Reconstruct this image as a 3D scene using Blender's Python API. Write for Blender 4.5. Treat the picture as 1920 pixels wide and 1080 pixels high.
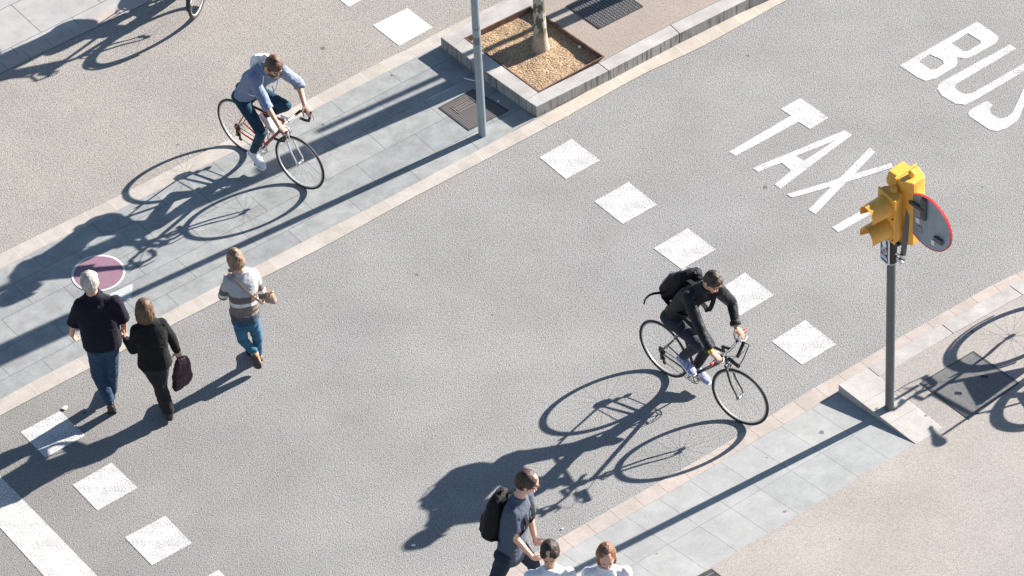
import bpy, bmesh, math, random
from math import sin, cos, pi, radians, sqrt, atan2, tan
from mathutils import Vector, Matrix, noise, geometry
random.seed(7)
SC = bpy.context.scene
for ob in list(bpy.data.objects): bpy.data.objects.remove(ob, do_unlink=True)
V = Vector
# ------------------------------------------------------------------ camera
CAM_H, PITCH, ROLL, FPX = 36.906, 0.7528014645, -0.05685358589, 9674.255
fw = V((0, cos(PITCH), -sin(PITCH))); rt0 = V((1, 0, 0)); up0 = rt0.cross(fw)
rt = rt0*cos(ROLL)+up0*sin(ROLL); up = up0*cos(ROLL)-rt0*sin(ROLL)
cd = bpy.data.cameras.new('camera'); cam = bpy.data.objects.new('camera', cd); SC.collection.objects.link(cam)
cd.sensor_width = 36; cd.lens = FPX/1920*36; cd.clip_start = 1; cd.clip_end = 3000
cam.matrix_world = Matrix(((rt.x, up.x, -fw.x, 0), (rt.y, up.y, -fw.y, 0), (rt.z, up.z, -fw.z, CAM_H), (0, 0, 0, 1)))
SC.camera = cam
# ------------------------------------------------------------------ light
SUN_AZ, SUN_EL = radians(30.6), radians(24.8)
w = bpy.data.worlds.new('World'); SC.world = w; w.use_nodes = True
nt = w.node_tree; bg = nt.nodes['Background']; sky = nt.nodes.new('ShaderNodeTexSky')
sky.sky_type = 'NISHITA'; sky.sun_disc = False; sky.sun_elevation = SUN_EL; sky.sun_rotation = radians(90)-SUN_AZ
sky.air_density = 1.0; sky.dust_density = 0.4; sky.ozone_density = 1.9
nt.links.new(sky.outputs[0], bg.inputs[0]); bg.inputs[1].default_value = 0.052
sd = bpy.data.lights.new('sun', 'SUN'); so = bpy.data.objects.new('sun', sd); SC.collection.objects.link(so)
sd.energy = 5.0; sd.angle = radians(0.5); sd.color = (1.0, 0.945, 0.885)
sdir = V((cos(SUN_AZ)*cos(SUN_EL), sin(SUN_AZ)*cos(SUN_EL), sin(SUN_EL)))
so.rotation_euler = sdir.to_track_quat('Z', 'Y').to_euler(); so.location = sdir*40
SC.view_settings.view_transform = 'Standard'; SC.view_settings.look = 'None'
SC.view_settings.exposure = 1.60; SC.view_settings.gamma = 1

def W(x, y, z=0.0):
    """pixel of the 1920 wide photograph and a height -> point of the place"""
    d = fw*FPX+rt*(x-960)-up*(y-540); o = V((0, 0, CAM_H))
    return o+d*((z-CAM_H)/d.z)
def PX(p):
    d = V(p)-V((0, 0, CAM_H)); k = d.dot(fw); return (960+FPX*d.dot(rt)/k, 540-FPX*d.dot(up)/k)
def azv(deg): return V((cos(radians(deg)), sin(radians(deg)), 0))

# ------------------------------------------------------------------ materials
class NT:
    def __init__(s, name):
        s.m = bpy.data.materials.new(name); s.m.use_nodes = True; s.t = s.m.node_tree
        s.b = s.t.nodes['Principled BSDF']
    def n(s, typ, **k):
        nd = s.t.nodes.new(typ)
        for a, b in k.items():
            if a.startswith('i_'):
                key = a[2:].replace('_', ' '); nd.inputs[key].default_value = b
            else: setattr(nd, a, b)
        return nd
    def l(s, a, b): s.t.links.new(a, b)
    def coord(s, kind='Object', rot=0, scale=(1, 1, 1), loc=(0, 0, 0)):
        tc = s.n('ShaderNodeTexCoord'); mp = s.n('ShaderNodeMapping')
        mp.inputs['Rotation'].default_value = (0, 0, rot); mp.inputs['Scale'].default_value = scale; mp.inputs['Location'].default_value = loc
        s.l(tc.outputs[kind], mp.inputs[0]); return mp.outputs[0]
    def noise(s, co, scale, detail=3, rough=.6):
        nd = s.n('ShaderNodeTexNoise'); nd.inputs['Scale'].default_value = scale; nd.inputs['Detail'].default_value = detail
        nd.inputs['Roughness'].default_value = rough; s.l(co, nd.inputs['Vector']); return nd.outputs['Fac']
    def vor(s, co, scale, out='Distance', feature='F1', rnd=1):
        nd = s.n('ShaderNodeTexVoronoi'); nd.feature = feature; nd.inputs['Scale'].default_value = scale
        nd.inputs['Randomness'].default_value = rnd; s.l(co, nd.inputs['Vector']); return nd.outputs[out]
    def ramp(s, f, stops, interp='LINEAR'):
        r = s.n('ShaderNodeValToRGB'); r.color_ramp.interpolation = interp; e = r.color_ramp.elements
        while len(e) < len(stops): e.new(.5)
        for i, (p, c) in enumerate(stops):
            e[i].position = p; e[i].color = (c, c, c, 1) if isinstance(c, (int, float)) else (*c, 1)
        s.l(f, r.inputs[0]); return r.outputs[0]
    def mix(s, f, a, b, mode='MIX'):
        nd = s.n('ShaderNodeMix', data_type='RGBA', blend_type=mode)
        for sock, val in ((nd.inputs[0], f), (nd.inputs[6], a), (nd.inputs[7], b)):
            if isinstance(val, (int, float)): sock.default_value = val
            elif isinstance(val, tuple): sock.default_value = (*val, 1) if len(val) == 3 else val
            else: s.l(val, sock)
        return nd.outputs[2]
    def math(s, op, a, b=None, clamp=False):
        nd = s.n('ShaderNodeMath', operation=op, use_clamp=clamp)
        for i, val in enumerate((a, b)):
            if val is None: continue
            if isinstance(val, (int, float)): nd.inputs[i].default_value = val
            else: s.l(val, nd.inputs[i])
        return nd.outputs[0]
    def bump(s, h, strength, dist=.01, prev=None):
        nd = s.n('ShaderNodeBump'); nd.inputs['Strength'].default_value = strength; nd.inputs['Distance'].default_value = dist
        s.l(h, nd.inputs['Height'])
        if prev: s.l(prev, nd.inputs['Normal'])
        s.l(nd.outputs[0], s.b.inputs['Normal']); return nd.outputs[0]
    def col(s, c):
        if isinstance(c, tuple): s.b.inputs['Base Color'].default_value = (*c, 1)
        else: s.l(c, s.b.inputs['Base Color'])
    def set(s, rough=.8, metal=0, spec=None, coat=None):
        s.b.inputs['Roughness'].default_value = rough; s.b.inputs['Metallic'].default_value = metal
        if spec is not None: s.b.inputs['Specular IOR Level'].default_value = spec
        if coat: s.b.inputs['Coat Weight'].default_value = coat
        return s.m

def gum(N, co, col, dens=1.6, thr=.035, dark=(.06, .06, .06)):
    """flattened gum and drips: sparse small dark spots"""
    wob = N.n('ShaderNodeVectorMath', operation='ADD'); nz = N.n('ShaderNodeTexNoise'); nz.inputs['Scale'].default_value = 30
    N.l(co, nz.inputs['Vector']); sc = N.n('ShaderNodeVectorMath', operation='SCALE'); sc.inputs['Scale'].default_value = .03
    N.l(nz.outputs['Color'], sc.inputs[0]); N.l(co, wob.inputs[0]); N.l(sc.outputs[0], wob.inputs[1])
    vd = N.n('ShaderNodeTexVoronoi'); vd.inputs['Scale'].default_value = dens; N.l(wob.outputs[0], vd.inputs['Vector'])
    sep = N.n('ShaderNodeSeparateColor'); N.l(vd.outputs['Color'], sep.inputs[0])
    size = N.math('MULTIPLY', sep.outputs[0], thr*dens)
    m = N.math('LESS_THAN', vd.outputs['Distance'], size)
    m = N.math('MULTIPLY', m, .65)
    return N.mix(m, col, dark)

def asphalt_color(N, co, base, dk=.35, lt=1.5, sc=62):
    n1 = N.noise(co, sc, 3, .65)
    n2 = N.noise(co, sc*2.3, 2, .6)
    v = N.vor(co, sc*1.25)
    g = N.ramp(n1, [(.34, dk), (.46, .9), (.56, 1.08), (.68, lt)])
    c = N.mix(1.0, base, g, 'MULTIPLY')
    g2 = N.ramp(v, [(.0, 1.12), (.4, 1.0), (.8, .80)])
    c = N.mix(.8, c, g2, 'MULTIPLY')
    big = N.noise(co, .9, 4, .6)
    g3 = N.ramp(big, [(.3, .90), (.7, 1.10)])
    c = N.mix(1.0, c, g3, 'MULTIPLY')
    return c, n1, v
def asphalt(name, base, dk=.35, lt=1.5, sc=62, bmp=.55, tint=None, gumd=True):
    N = NT(name); co = N.coord()
    if tint:   # slow drift of colour between two laid surfaces
        big = N.noise(co, .35, 3, .5); b = N.mix(N.ramp(big, [(.35, 0.), (.65, 1.)]), base, tint)
    else: b = base
    c, n1, v = asphalt_color(N, co, b, dk, lt, sc)
    if gumd: c = gum(N, co, c, 2.1, .030)
    if name == 'road_asphalt':   # older, browner surfacing towards the zebra end of the road, and pale tyre-polished bands along it
        sp = N.n('ShaderNodeSeparateXYZ'); N.l(co, sp.inputs[0])
        f = N.math('ADD', N.math('MULTIPLY', sp.outputs[0], .5), N.math('MULTIPLY', N.noise(co, .8, 3), 1.2))
        c = N.mix(1., c, N.ramp(N.math('MULTIPLY', N.math('ADD', f, 3.2), .25), [(.25, (.84, .81, .78)), (.75, (1.02, 1.02, 1.02))]), 'MULTIPLY')
        st_ = N.coord('Object', SLABROT_, (.12, 1.6, 1)); c = N.mix(1., c, N.ramp(N.noise(st_, 1.0, 3, .55), [(.35, .98), (.65, 1.025)]), 'MULTIPLY')
        sm = N.coord('Object', .3, (1, 1, 1)); sn = N.noise(sm, 3.1, 5, .72); c = N.mix(1., c, N.ramp(sn, [(.28, .90), (.38, 1.), (.62, 1.), (.74, 1.05)]), 'MULTIPLY')
    N.col(c); bb = N.bump(n1, bmp, .008); N.bump(v, bmp*.6, .006, bb)
    return N.set(.88, spec=.3)
M = {}
SLABROT_ = -radians(34.6)
M['road'] = asphalt('road_asphalt', (.262, .254, .242), .38, 1.28, 72, .6, tint=(.252, .249, .243))
M['lane'] = asphalt('lane_asphalt', (.305, .280, .252), .38, 1.25, 74, .55, tint=(.29, .267, .242))
M['walk'] = asphalt('walk_asphalt', (.335, .303, .275), .72, 1.14, 90, .25, tint=(.322, .296, .272))
M['path'] = asphalt('island_asphalt', (.30, .255, .220), .65, 1.2, 88, .3)

def stone(name, c1, c2, brick=None, mortar=(.09, .085, .08), kind='Object', rot=0, ms=.006, off=.5, rough=.6, gumk=1, mot=.12, loc=(0, 0, 0)):
    N = NT(name); co = N.coord(kind, rot, loc=loc); oc = N.coord('Object')
    n1 = N.noise(oc, 90, 2, .6); n2 = N.noise(oc, 5, 5, .7); n3 = N.noise(oc, 1.3, 3, .6)
    if brick:
        bt = N.n('ShaderNodeTexBrick'); bt.offset = off; bt.squash = 1
        bt.inputs['Scale'].default_value = 1; bt.inputs['Brick Width'].default_value = brick[0]; bt.inputs['Row Height'].default_value = brick[1]
        bt.inputs['Mortar Size'].default_value = ms; bt.inputs['Mortar Smooth'].default_value = .1
        bt.inputs['Color1'].default_value = (*c1, 1); bt.inputs['Color2'].default_value = (*c2, 1); bt.inputs['Mortar'].default_value = (*mortar, 1)
        N.l(co, bt.inputs['Vector']); c = bt.outputs['Color']; fac = bt.outputs['Fac']
    else: c = N.mix(n3, c1, c2); fac = None
    c = N.mix(1.0, c, N.ramp(n1, [(.3, .88), (.7, 1.1)]), 'MULTIPLY')
    c = N.mix(1.0, c, N.ramp(n2, [(.3, 1-mot*1.2), (.7, 1+mot*.8)]), 'MULTIPLY')
    c = N.mix(1.0, c, N.ramp(n3, [(.3, .93), (.7, 1.07)]), 'MULTIPLY')
    if gumk: c = gum(N, oc, c, 2.6*gumk, .03, (.05, .05, .055))
    N.col(c); b = N.bump(n1, .12, .004)
    if fac is not None: N.bump(fac, -.5, .004, b)
    return N.set(rough, spec=.35)
SLABROT = -radians(34.6)
M['slab'] = stone('island_granite', (.245, .254, .250), (.280, .284, .275), (.78, .385), (.155, .16, .16), 'Object', SLABROT, .005, mot=.2)
M['slab2'] = stone('corner_granite', (.33, .325, .315), (.37, .36, .34), (.80, .62), (.12, .11, .10), 'Object', SLABROT, .005)
M['ramp'] = stone('ramp_granite', (.322, .326, .318), (.345, .347, .335), (.40, .61), (.22, .22, .21), 'UV', 0, .004, off=0.)
M['sett'] = stone('edging_stone', (.365, .325, .285), (.41, .37, .33), (.30, .5), (.42, .39, .35), 'UV', 0, .006, off=0., rough=.7, loc=(0, .2, 0))
M['sett2'] = stone('edging_stone_pale', (.36, .315, .28), (.40, .345, .31), (.30, .5), (.22, .19, .17), 'UV', 0, .004, off=0., rough=.7, loc=(0, .2, 0))
M['sett3'] = stone('gutter_stone', (.44, .385, .325), (.39, .345, .295), (.27, .5), (.50, .46, .40), 'UV', 0, .007, off=0., rough=.7, loc=(0, .2, 0))
M['kerb'] = stone('kerb_granite', (.345, .325, .305), (.40, .38, .36), None, gumk=1, mot=.18)
def drips(m):   # rain-washed dirt streaks that run down the kerb faces
    t = m.node_tree; b = t.nodes['Principled BSDF']; src = b.inputs['Base Color'].links[0].from_socket
    tc = t.nodes.new('ShaderNodeTexCoord'); mp = t.nodes.new('ShaderNodeMapping'); mp.inputs['Scale'].default_value = (38, 38, 3); t.links.new(tc.outputs['Object'], mp.inputs[0])
    nz = t.nodes.new('ShaderNodeTexNoise'); nz.inputs['Scale'].default_value = 1; nz.inputs['Detail'].default_value = 3; t.links.new(mp.outputs[0], nz.inputs['Vector'])
    r = t.nodes.new('ShaderNodeValToRGB'); r.color_ramp.elements[0].position = .50; r.color_ramp.elements[0].color = (1, 1, 1, 1); r.color_ramp.elements[1].position = .66; r.color_ramp.elements[1].color = (.45, .43, .42, 1); t.links.new(nz.outputs['Fac'], r.inputs[0])
    g = t.nodes.new('ShaderNodeNewGeometry'); sp = t.nodes.new('ShaderNodeSeparateXYZ'); t.links.new(g.outputs['True Normal'], sp.inputs[0])
    lt = t.nodes.new('ShaderNodeMath'); lt.operation = 'LESS_THAN'; lt.inputs[1].default_value = .6; t.links.new(sp.outputs[2], lt.inputs[0])
    mx = t.nodes.new('ShaderNodeMix'); mx.data_type = 'RGBA'; mx.blend_type = 'MULTIPLY'; t.links.new(lt.outputs[0], mx.inputs[0]); t.links.new(src, mx.inputs[6]); t.links.new(r.outputs[0], mx.inputs[7]); t.links.new(mx.outputs[2], b.inputs['Base Color'])
drips(M['kerb'])
M['wedge'] = stone('wedge_granite', (.40, .375, .345), (.44, .415, .385), None, gumk=2.2, mot=.12)

def paint(name, wear, colr=(.80, .79, .77), under=(.27, .255, .25), sc=75):
    N = NT(name); co = N.coord(); c, n1, v = asphalt_color(N, co, under)
    n = N.noise(co, sc, 3, .7); big = N.noise(N.coord('Object', SLABROT_, (.8, 1.5, 1)), 3.6, 5, .7)
    th = N.math('ADD', n, N.math('MULTIPLY', N.math('SUBTRACT', big, .5), -.36))
    m = N.ramp(th, [(wear, 1.), (wear+.05, 0.)])
    pc = N.mix(1., colr, N.ramp(N.noise(co, 24, 4, .7), [(.3, .88), (.7, 1.04)]), 'MULTIPLY')
    N.col(N.mix(m, pc, c)); bb = N.bump(n1, .35, .006); N.bump(v, .25, .005, bb)
    return N.set(.75, spec=.3)
M['paint'] = paint('worn_paint', .448, (.58,.575,.56))
M['paint_text'] = paint('text_paint', .43, (.57,.565,.56))
M['paint_new'] = paint('fresh_paint', .18, (.60,.585,.56))
M['paint_bar'] = paint('bar_paint', .435, (.59,.57,.53))
def simple(name, c, rough=.5, metal=0, coat=None, var=.1, sc=14, bmp=0, spec=None):
    N = NT(name); co = N.coord()
    n = N.noise(co, sc, 4, .6)
    N.col(N.mix(1., c, N.ramp(n, [(.3, 1-var), (.7, 1+var)]), 'MULTIPLY'))
    if bmp: N.bump(N.noise(co, sc*4, 3, .6), bmp, .003)
    return N.set(rough, metal, spec, coat)
def cloth(name, c, rough=.9, var=.18, fold=.5, sheen=.03, weave=420):
    N = NT(name); co = N.coord(); big = N.noise(co, 7, 4, .6)
    N.col(N.mix(1., c, N.ramp(big, [(.3, 1-var), (.7, 1+var)]), 'MULTIPLY'))
    fo = N.n('ShaderNodeTexNoise'); fo.inputs['Scale'].default_value = 9; fo.inputs['Detail'].default_value = 4; fo.inputs['Distortion'].default_value = 1.6
    mp = N.coord('Object', scale=(1, 1, .55)); N.l(mp, fo.inputs['Vector'])
    b = N.bump(fo.outputs['Fac'], fold, .02); N.bump(N.noise(co, weave, 1, .5), .15, .001, b)
    N.b.inputs['Sheen Weight'].default_value = sheen
    return N.set(rough, spec=.25)
M['skin'] = simple('skin', (.56, .31, .21), .5, var=.06, sc=20)
M['skin2'] = simple('skin_pale', (.62, .35, .255), .5, var=.06, sc=20)
M['steel'] = simple('galvanised_steel', (.27, .33, .37), .42, .55, var=.12, sc=6, bmp=.05)
M['pole'] = simple('dark_pole_paint', (.105, .115, .122), .38, .25, var=.1, sc=5)
M['iron'] = simple('cast_iron', (.085, .08, .078), .55, .5, var=.25, sc=12)
M['rust'] = simple('weathered_steel', (.16, .10, .075), .75, .3, var=.35, sc=14)
M['yellow'] = simple('signal_yellow', (.82, .40, .06), .45, 0, None, var=.11, sc=7, bmp=.06)
M['black'] = simple('black_plastic', (.012, .012, .014), .45)
M['rubber'] = simple('rubber', (.014, .014, .015), .6)
M['alloy'] = simple('silver_alloy', (.62, .62, .62), .28, .9, var=.05)
M['rimsil'] = simple('rim_alloy', (.60, .59, .57), .35, .5, var=.05)
M['spoke'] = simple('spoke_steel', (.22, .22, .22), .4, .7)
M['red'] = simple('red_enamel', (.36, .025, .02), .3, .1, .5)
M['frameblk'] = simple('black_enamel', (.02, .021, .023), .35, .1, .4)
M['white'] = simple('white_plastic', (.78, .78, .77), .5, var=.03)
M['signgrey'] = simple('sign_back_grey', (.30, .355, .41), .5, .35, var=.1, sc=9)
M['signred'] = simple('sign_red', (.60, .035, .03), .4)
M['glass'] = simple('dark_lens', (.02, .02, .02), .15)
M['leather'] = simple('tan_leather', (.36, .25, .19), .45, var=.1)
M['brownleather'] = simple('brown_suede', (.40, .24, .14), .8, var=.12)
M['blackshoe'] = simple('black_shoe', (.015, .013, .013), .4)
M['whiteshoe'] = simple('white_canvas', (.68, .66, .68), .7, var=.06)
M['gold'] = simple('brass', (.75, .5, .18), .3, .9)
M['lips'] = simple('lips', (.42, .16, .13), .5)
M['eye'] = simple('eye_dark', (.03, .02, .02), .3)
M['purple'] = simple('plum_thermoplastic', (.215, .118, .16), .75, var=.1, sc=30, bmp=.1)
M['signblue'] = simple('sticker_navy', (.02, .04, .09), .5)
M['yellowband'] = simple('yellow_band', (.75, .62, .03), .5)
def hairm(name, c1, c2):
    N = NT(name); co = N.coord('Object', scale=(1, 1, .22)); n = N.noise(co, 55, 4, .7); n2 = N.noise(N.coord(), 13, 3, .6)
    N.col(N.mix(N.ramp(N.math('ADD', N.math('MULTIPLY', n, .7), N.math('MULTIPLY', n2, .3)), [(.35, 0.), (.65, 1.)]), c1, c2)); N.bump(n, .8, .006)
    return N.set(.55, spec=.4)
M['h_dark'] = hairm('hair_dark', (.012, .008, .006), (.045, .028, .02))
M['h_brown'] = hairm('hair_brown', (.035, .018, .011), (.15, .08, .045))
M['h_chest'] = hairm('hair_chestnut', (.014, .009, .007), (.075, .04, .025))
M['h_grey'] = hairm('hair_grey', (.22, .19, .16), (.55, .50, .44))
M['h_blond'] = hairm('hair_dark_blond', (.035, .022, .015), (.33, .22, .14))
M['h_ginger'] = hairm('hair_ginger', (.05, .022, .014), (.27, .12, .055))
M['navy'] = cloth('navy_knit', (.009, .008, .018))
M['blackk'] = cloth('black_knit', (.006, .006, .007))
M['blackt'] = cloth('black_trouser', (.011, .011, .014), .85)
M['jeans'] = cloth('blue_denim', (.022, .050, .095), .85, .35)
M['teal'] = cloth('teal_trouser', (.014, .045, .072), .85, .3)
M['bluejean'] = cloth('mid_blue_denim', (.025, .105, .19), .85, .3)
M['chamb'] = cloth('chambray', (.20, .235, .33), .85, .1)
M['darkj'] = cloth('black_jacket', (.009, .010, .013), .55, .2, .8)
M['greyjean'] = cloth('charcoal_denim', (.028, .031, .042), .85, .3)
M['tshirt'] = cloth('slate_tshirt', (.075, .09, .125), .9, .08, .35)
M['whitet'] = cloth('white_cotton', (.73, .73, .75), .9, .03, .4)
M['navyt'] = cloth('navy_chino', (.018, .027, .048), .85)
M['nylon'] = cloth('black_nylon', (.006, .006, .007), .7, .2, .6)
M['wine'] = cloth('wine_nylon', (.030, .010, .020), .5, .4, .8)
M['bagwhite'] = cloth('white_nylon', (.74, .73, .72), .7, .05)
M['bagpink'] = cloth('pink_print', (.55, .22, .27), .8, .15)
def sweater():
    N = NT('striped_sweater'); tc = N.n('ShaderNodeTexCoord'); sp = N.n('ShaderNodeSeparateXYZ'); N.l(tc.outputs['Object'], sp.inputs[0])
    z = N.math('ADD', sp.outputs[2], N.math('MULTIPLY', N.noise(tc.outputs['Object'], 6, 2), .03))
    N.m['zn'] = 1
    c = N.ramp(N.math('DIVIDE', z, 1.6), [(0, (.055, .075, .095)), (.58, (.055, .075, .095)), (.610, (.20, .15, .125)), (.650, (.20, .15, .125)), (.6501, (.20, .15, .125)), (.668, (.66, .65, .63)), (.693, (.15, .115, .10)), (.738, (.40, .40, .41))], 'CONSTANT')
    n = N.noise(tc.outputs['Object'], 22, 3); N.col(N.mix(1., c, N.ramp(n, [(.3, .85), (.7, 1.12)]), 'MULTIPLY'))
    N.bump(N.noise(tc.outputs['Object'], 120, 2), .5, .004); return N.set(.95)
M['sweater'] = sweater()
def trainers():
    N = NT('bright_trainer'); co = N.coord(); n = N.noise(co, 38, 2, .5)
    N.col(N.ramp(n, [(.36, (.05, .10, .28)), (.46, (.22, .30, .50)), (.53, (.45, .43, .55)), (.60, (.28, .10, .24)), (.68, (.06, .09, .26))])); return N.set(.6)
M['trainer'] = trainers()
def bark():
    N = NT('plane_bark'); co = N.coord('Object', scale=(1, 1, .45)); n = N.noise(co, 15, 3, .5); n2 = N.noise(N.coord(), 60, 4, .7)
    tc = N.n('ShaderNodeTexCoord'); sp = N.n('ShaderNodeSeparateXYZ'); N.l(tc.outputs['Object'], sp.inputs[0])
    up_ = N.ramp(sp.outputs[2], [(.18, 0.), (.3, 1.)])
    c = N.ramp(n, [(.50, (.105, .10, .065)), (.515, (.22, .20, .15)), (.53, (.50, .47, .40)), (.62, (.40, .36, .29))])
    c = N.mix(up_, (.37, .31, .24), c)
    N.col(N.mix(1., c, N.ramp(n2, [(.3, .8), (.7, 1.15)]), 'MULTIPLY')); b = N.bump(n, .5, .01); N.bump(n2, .5, .004, b); return N.set(.85)
M['bark'] = bark()
M['leaf'] = simple('leaf', (.06, .11, .03), .6, var=.4)
def gravelm():
    N = NT('gravel'); co = N.coord(); v = N.n('ShaderNodeTexVoronoi'); v.inputs['Scale'].default_value = 80; N.l(co, v.inputs['Vector'])
    sp = N.n('ShaderNodeSeparateColor'); N.l(v.outputs['Color'], sp.inputs[0])
    c = N.ramp(sp.outputs[0], [(0., (.18, .11, .06)), (.3, (.31, .205, .115)), (.8, (.40, .28, .165)), (1., (.48, .37, .25))])
    big = N.noise(co, 2.5, 4, .6); c = N.mix(1., c, N.ramp(big, [(.3, .82), (.7, 1.12)]), 'MULTIPLY')
    N.col(c); b = N.bump(v.outputs['Distance'], -.7, .01); N.bump(N.noise(co, 150, 2), .4, .004, b); return N.set(.9)
M['gravel'] = gravelm()
def rows(name, c1, c2, per, kind='UV', cross=True):
    N = NT(name); co = N.coord(kind); sp = N.n('ShaderNodeSeparateXYZ'); N.l(co, sp.inputs[0])
    a = N.math('SINE', N.math('MULTIPLY', sp.outputs[0], 2*pi/per)); b = N.math('SINE', N.math('MULTIPLY', sp.outputs[1], 2*pi/per))
    m = N.math('MAXIMUM', a, b) if cross else a
    f = N.ramp(m, [(.2, 0.), (.6, 1.)]); N.col(N.mix(f, c1, c2)); N.bump(m, .5, .004); return N.set(.55, .45)
M['lid'] = rows('ribbed_lid', (.05, .046, .044), (.17, .15, .14), .023)

# ------------------------------------------------------------------ mesh tools
class MB:
    def __init__(s): s.v = []; s.f = []; s.uv = None
    def add(s, vs, fs):
        o = len(s.v); s.v += [V(p) for p in vs]; s.f += [tuple(i+o for i in f) for f in fs]; return s
    def rod(s, a, b, r0, r1=None, n=8, cap=True, ball=0):
        a, b = V(a), V(b); r1 = r0 if r1 is None else r1; d = b-a
        if d.length < 1e-6: return s
        q = d.to_track_quat('Z', 'Y'); vs = []
        for p, r in ((a, r0), (b, r1)):
            for i in range(n): t = 2*pi*i/n; vs.append(p+q@V((cos(t)*r, sin(t)*r, 0)))
        fs = [(i, (i+1) % n, n+(i+1) % n, n+i) for i in range(n)]
        if cap: fs += [tuple(range(n-1, -1, -1)), tuple(range(n, 2*n))]
        s.add(vs, fs)
        if ball & 1: s.ell(a, (r0, r0, r0), n=max(n, 8))
        if ball & 2: s.ell(b, (r1, r1, r1), n=max(n, 8))
        return s
    def cap(s, a, b, r0, r1=None, n=12): return s.rod(a, b, r0, r1, n, True, 3)
    def path(s, pts, r, n=8, closed=False):
        pts = [V(p) for p in pts]; m = len(pts); rs = r if isinstance(r, (list, tuple)) else [r]*m
        vs = []; fs = []; prev = None
        for i, p in enumerate(pts):
            if closed: t = pts[(i+1) % m]-pts[i-1]
            else: t = pts[min(i+1, m-1)]-pts[max(i-1, 0)]
            t.normalize()
            if prev is None: a = t.orthogonal().normalized()
            else: a = (prev-t*prev.dot(t)).normalized()
            prev = a; b = t.cross(a)
            for k in range(n): th = 2*pi*k/n; vs.append(p+(a*cos(th)+b*sin(th))*rs[i])
        for i in range(m if closed else m-1):
            j = (i+1) % m
            for k in range(n): fs.append((i*n+k, i*n+(k+1) % n, j*n+(k+1) % n, j*n+k))
        if not closed: fs += [tuple(range(n-1, -1, -1)), tuple(range((m-1)*n, m*n))]
        return s.add(vs, fs)
    def ell(s, c, r, fr=None, n=14):
        c = V(c); k = max(6, n//2+2); vs = []; fs = []
        for i in range(k+1):
            ph = pi*i/k
            for j in range(n):
                th = 2*pi*j/n; p = V((sin(ph)*cos(th)*r[0], sin(ph)*sin(th)*r[1], cos(ph)*r[2]))
                if fr: p = fr[0]*p.x+fr[1]*p.y+fr[2]*p.z
                vs.append(c+p)
        for i in range(k):
            for j in range(n): fs.append((i*n+j, (i+1)*n+j, (i+1)*n+(j+1) % n, i*n+(j+1) % n))
        return s.add(vs, fs)
    def box(s, c, h, fr=None):
        c = V(c); vs = []
        for x in (-1, 1):
            for y in (-1, 1):
                for z in (-1, 1):
                    p = V((x*h[0], y*h[1], z*h[2])); p = (fr[0]*p.x+fr[1]*p.y+fr[2]*p.z) if fr else p; vs.append(c+p)
        return s.add(vs, [(0, 1, 3, 2), (4, 6, 7, 5), (0, 4, 5, 1), (2, 3, 7, 6), (0, 2, 6, 4), (1, 5, 7, 3)])
    def torus(s, c, R, r, ax=1, n=48, k=8, rz=None):
        c = V(c); vs = []; fs = []
        for i in range(n):
            t = 2*pi*i/n; d = V((cos(t), 0, sin(t))) if ax == 1 else V((cos(t), sin(t), 0)) if ax == 2 else V((0, cos(t), sin(t)))
            a = V((0, 1, 0)) if ax == 1 else V((0, 0, 1)) if ax == 2 else V((1, 0, 0))
            for j in range(k): u = 2*pi*j/k; vs.append(c+d*(R+cos(u)*r)+a*sin(u)*(rz or r))
        for i in range(n):
            for j in range(k): fs.append((i*k+j, i*k+(j+1) % k, ((i+1) % n)*k+(j+1) % k, ((i+1) % n)*k+j))
        return s.add(vs, fs)
    def prism(s, poly, off):
        """closed outline (points) extruded by vector off"""
        n = len(poly); off = V(off); vs = [V(p) for p in poly]+[V(p)+off for p in poly]
        return s.add(vs, [tuple(range(n-1, -1, -1)), tuple(range(n, 2*n))]+[(i, (i+1) % n, n+(i+1) % n, n+i) for i in range(n)])
    def loft(s, secs, sidev, n=20, ex=2.4):
        """secs: (centre, side vec, forward vec, half width, half depth)"""
        vs = []; fs = []
        for c, sv, fv, hw, hd in secs:
            for k in range(n):
                t = 2*pi*k/n; x = math.copysign(abs(cos(t))**(2/ex), cos(t)); y = math.copysign(abs(sin(t))**(2/ex), sin(t))
                vs.append(c+sv*x*hw+fv*y*hd)
        for i in range(len(secs)-1):
            for k in range(n): fs.append((i*n+k, i*n+(k+1) % n, (i+1)*n+(k+1) % n, (i+1)*n+k))
        fs += [tuple(range(n-1, -1, -1)), tuple(range((len(secs)-1)*n, len(secs)*n))]
        return s.add(vs, fs)
    def mesh(s, name, smooth=True, rel=None):
        me = bpy.data.meshes.new(name); o = V(rel) if rel else V((0, 0, 0))
        me.from_pydata([p-o for p in s.v], [], s.f); me.validate()
        bm = bmesh.new(); bm.from_mesh(me); bmesh.ops.recalc_face_normals(bm, faces=bm.faces); bm.to_mesh(me); bm.free()
        me.shade_smooth() if smooth else me.shade_flat()
        return me
def smooth_angle(me, deg=35):
    try: me.set_sharp_from_angle(angle=radians(deg))
    except Exception: pass
def obj(name, me, mat, parent=None, loc=None, bevel=0):
    o = bpy.data.objects.new(name, me); SC.collection.objects.link(o)
    if mat is not None:
        for m in (mat if isinstance(mat, list) else [mat]): me.materials.append(m)
    if parent: o.parent = parent
    if loc is not None: o.location = loc
    if bevel:
        b = o.modifiers.new('bevel', 'BEVEL'); b.width = bevel; b.segments = 2; b.limit_method = 'ANGLE'
    return o
def part(name, mb, mat, parent, rel=None, smooth=True, bevel=0, label=None, sharp=35):
    me = mb.mesh(name, smooth, rel)
    if smooth: smooth_angle(me, sharp)
    o = obj(name, me, mat, parent, bevel=bevel)
    if label: o['label'] = label
    return o
def tag(o, label=None, cat=None, group=None, kind=None):
    for k, v_ in (('label', label), ('category', cat), ('group', group), ('kind', kind)):
        if v_: o[k] = v_
    return o
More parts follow.
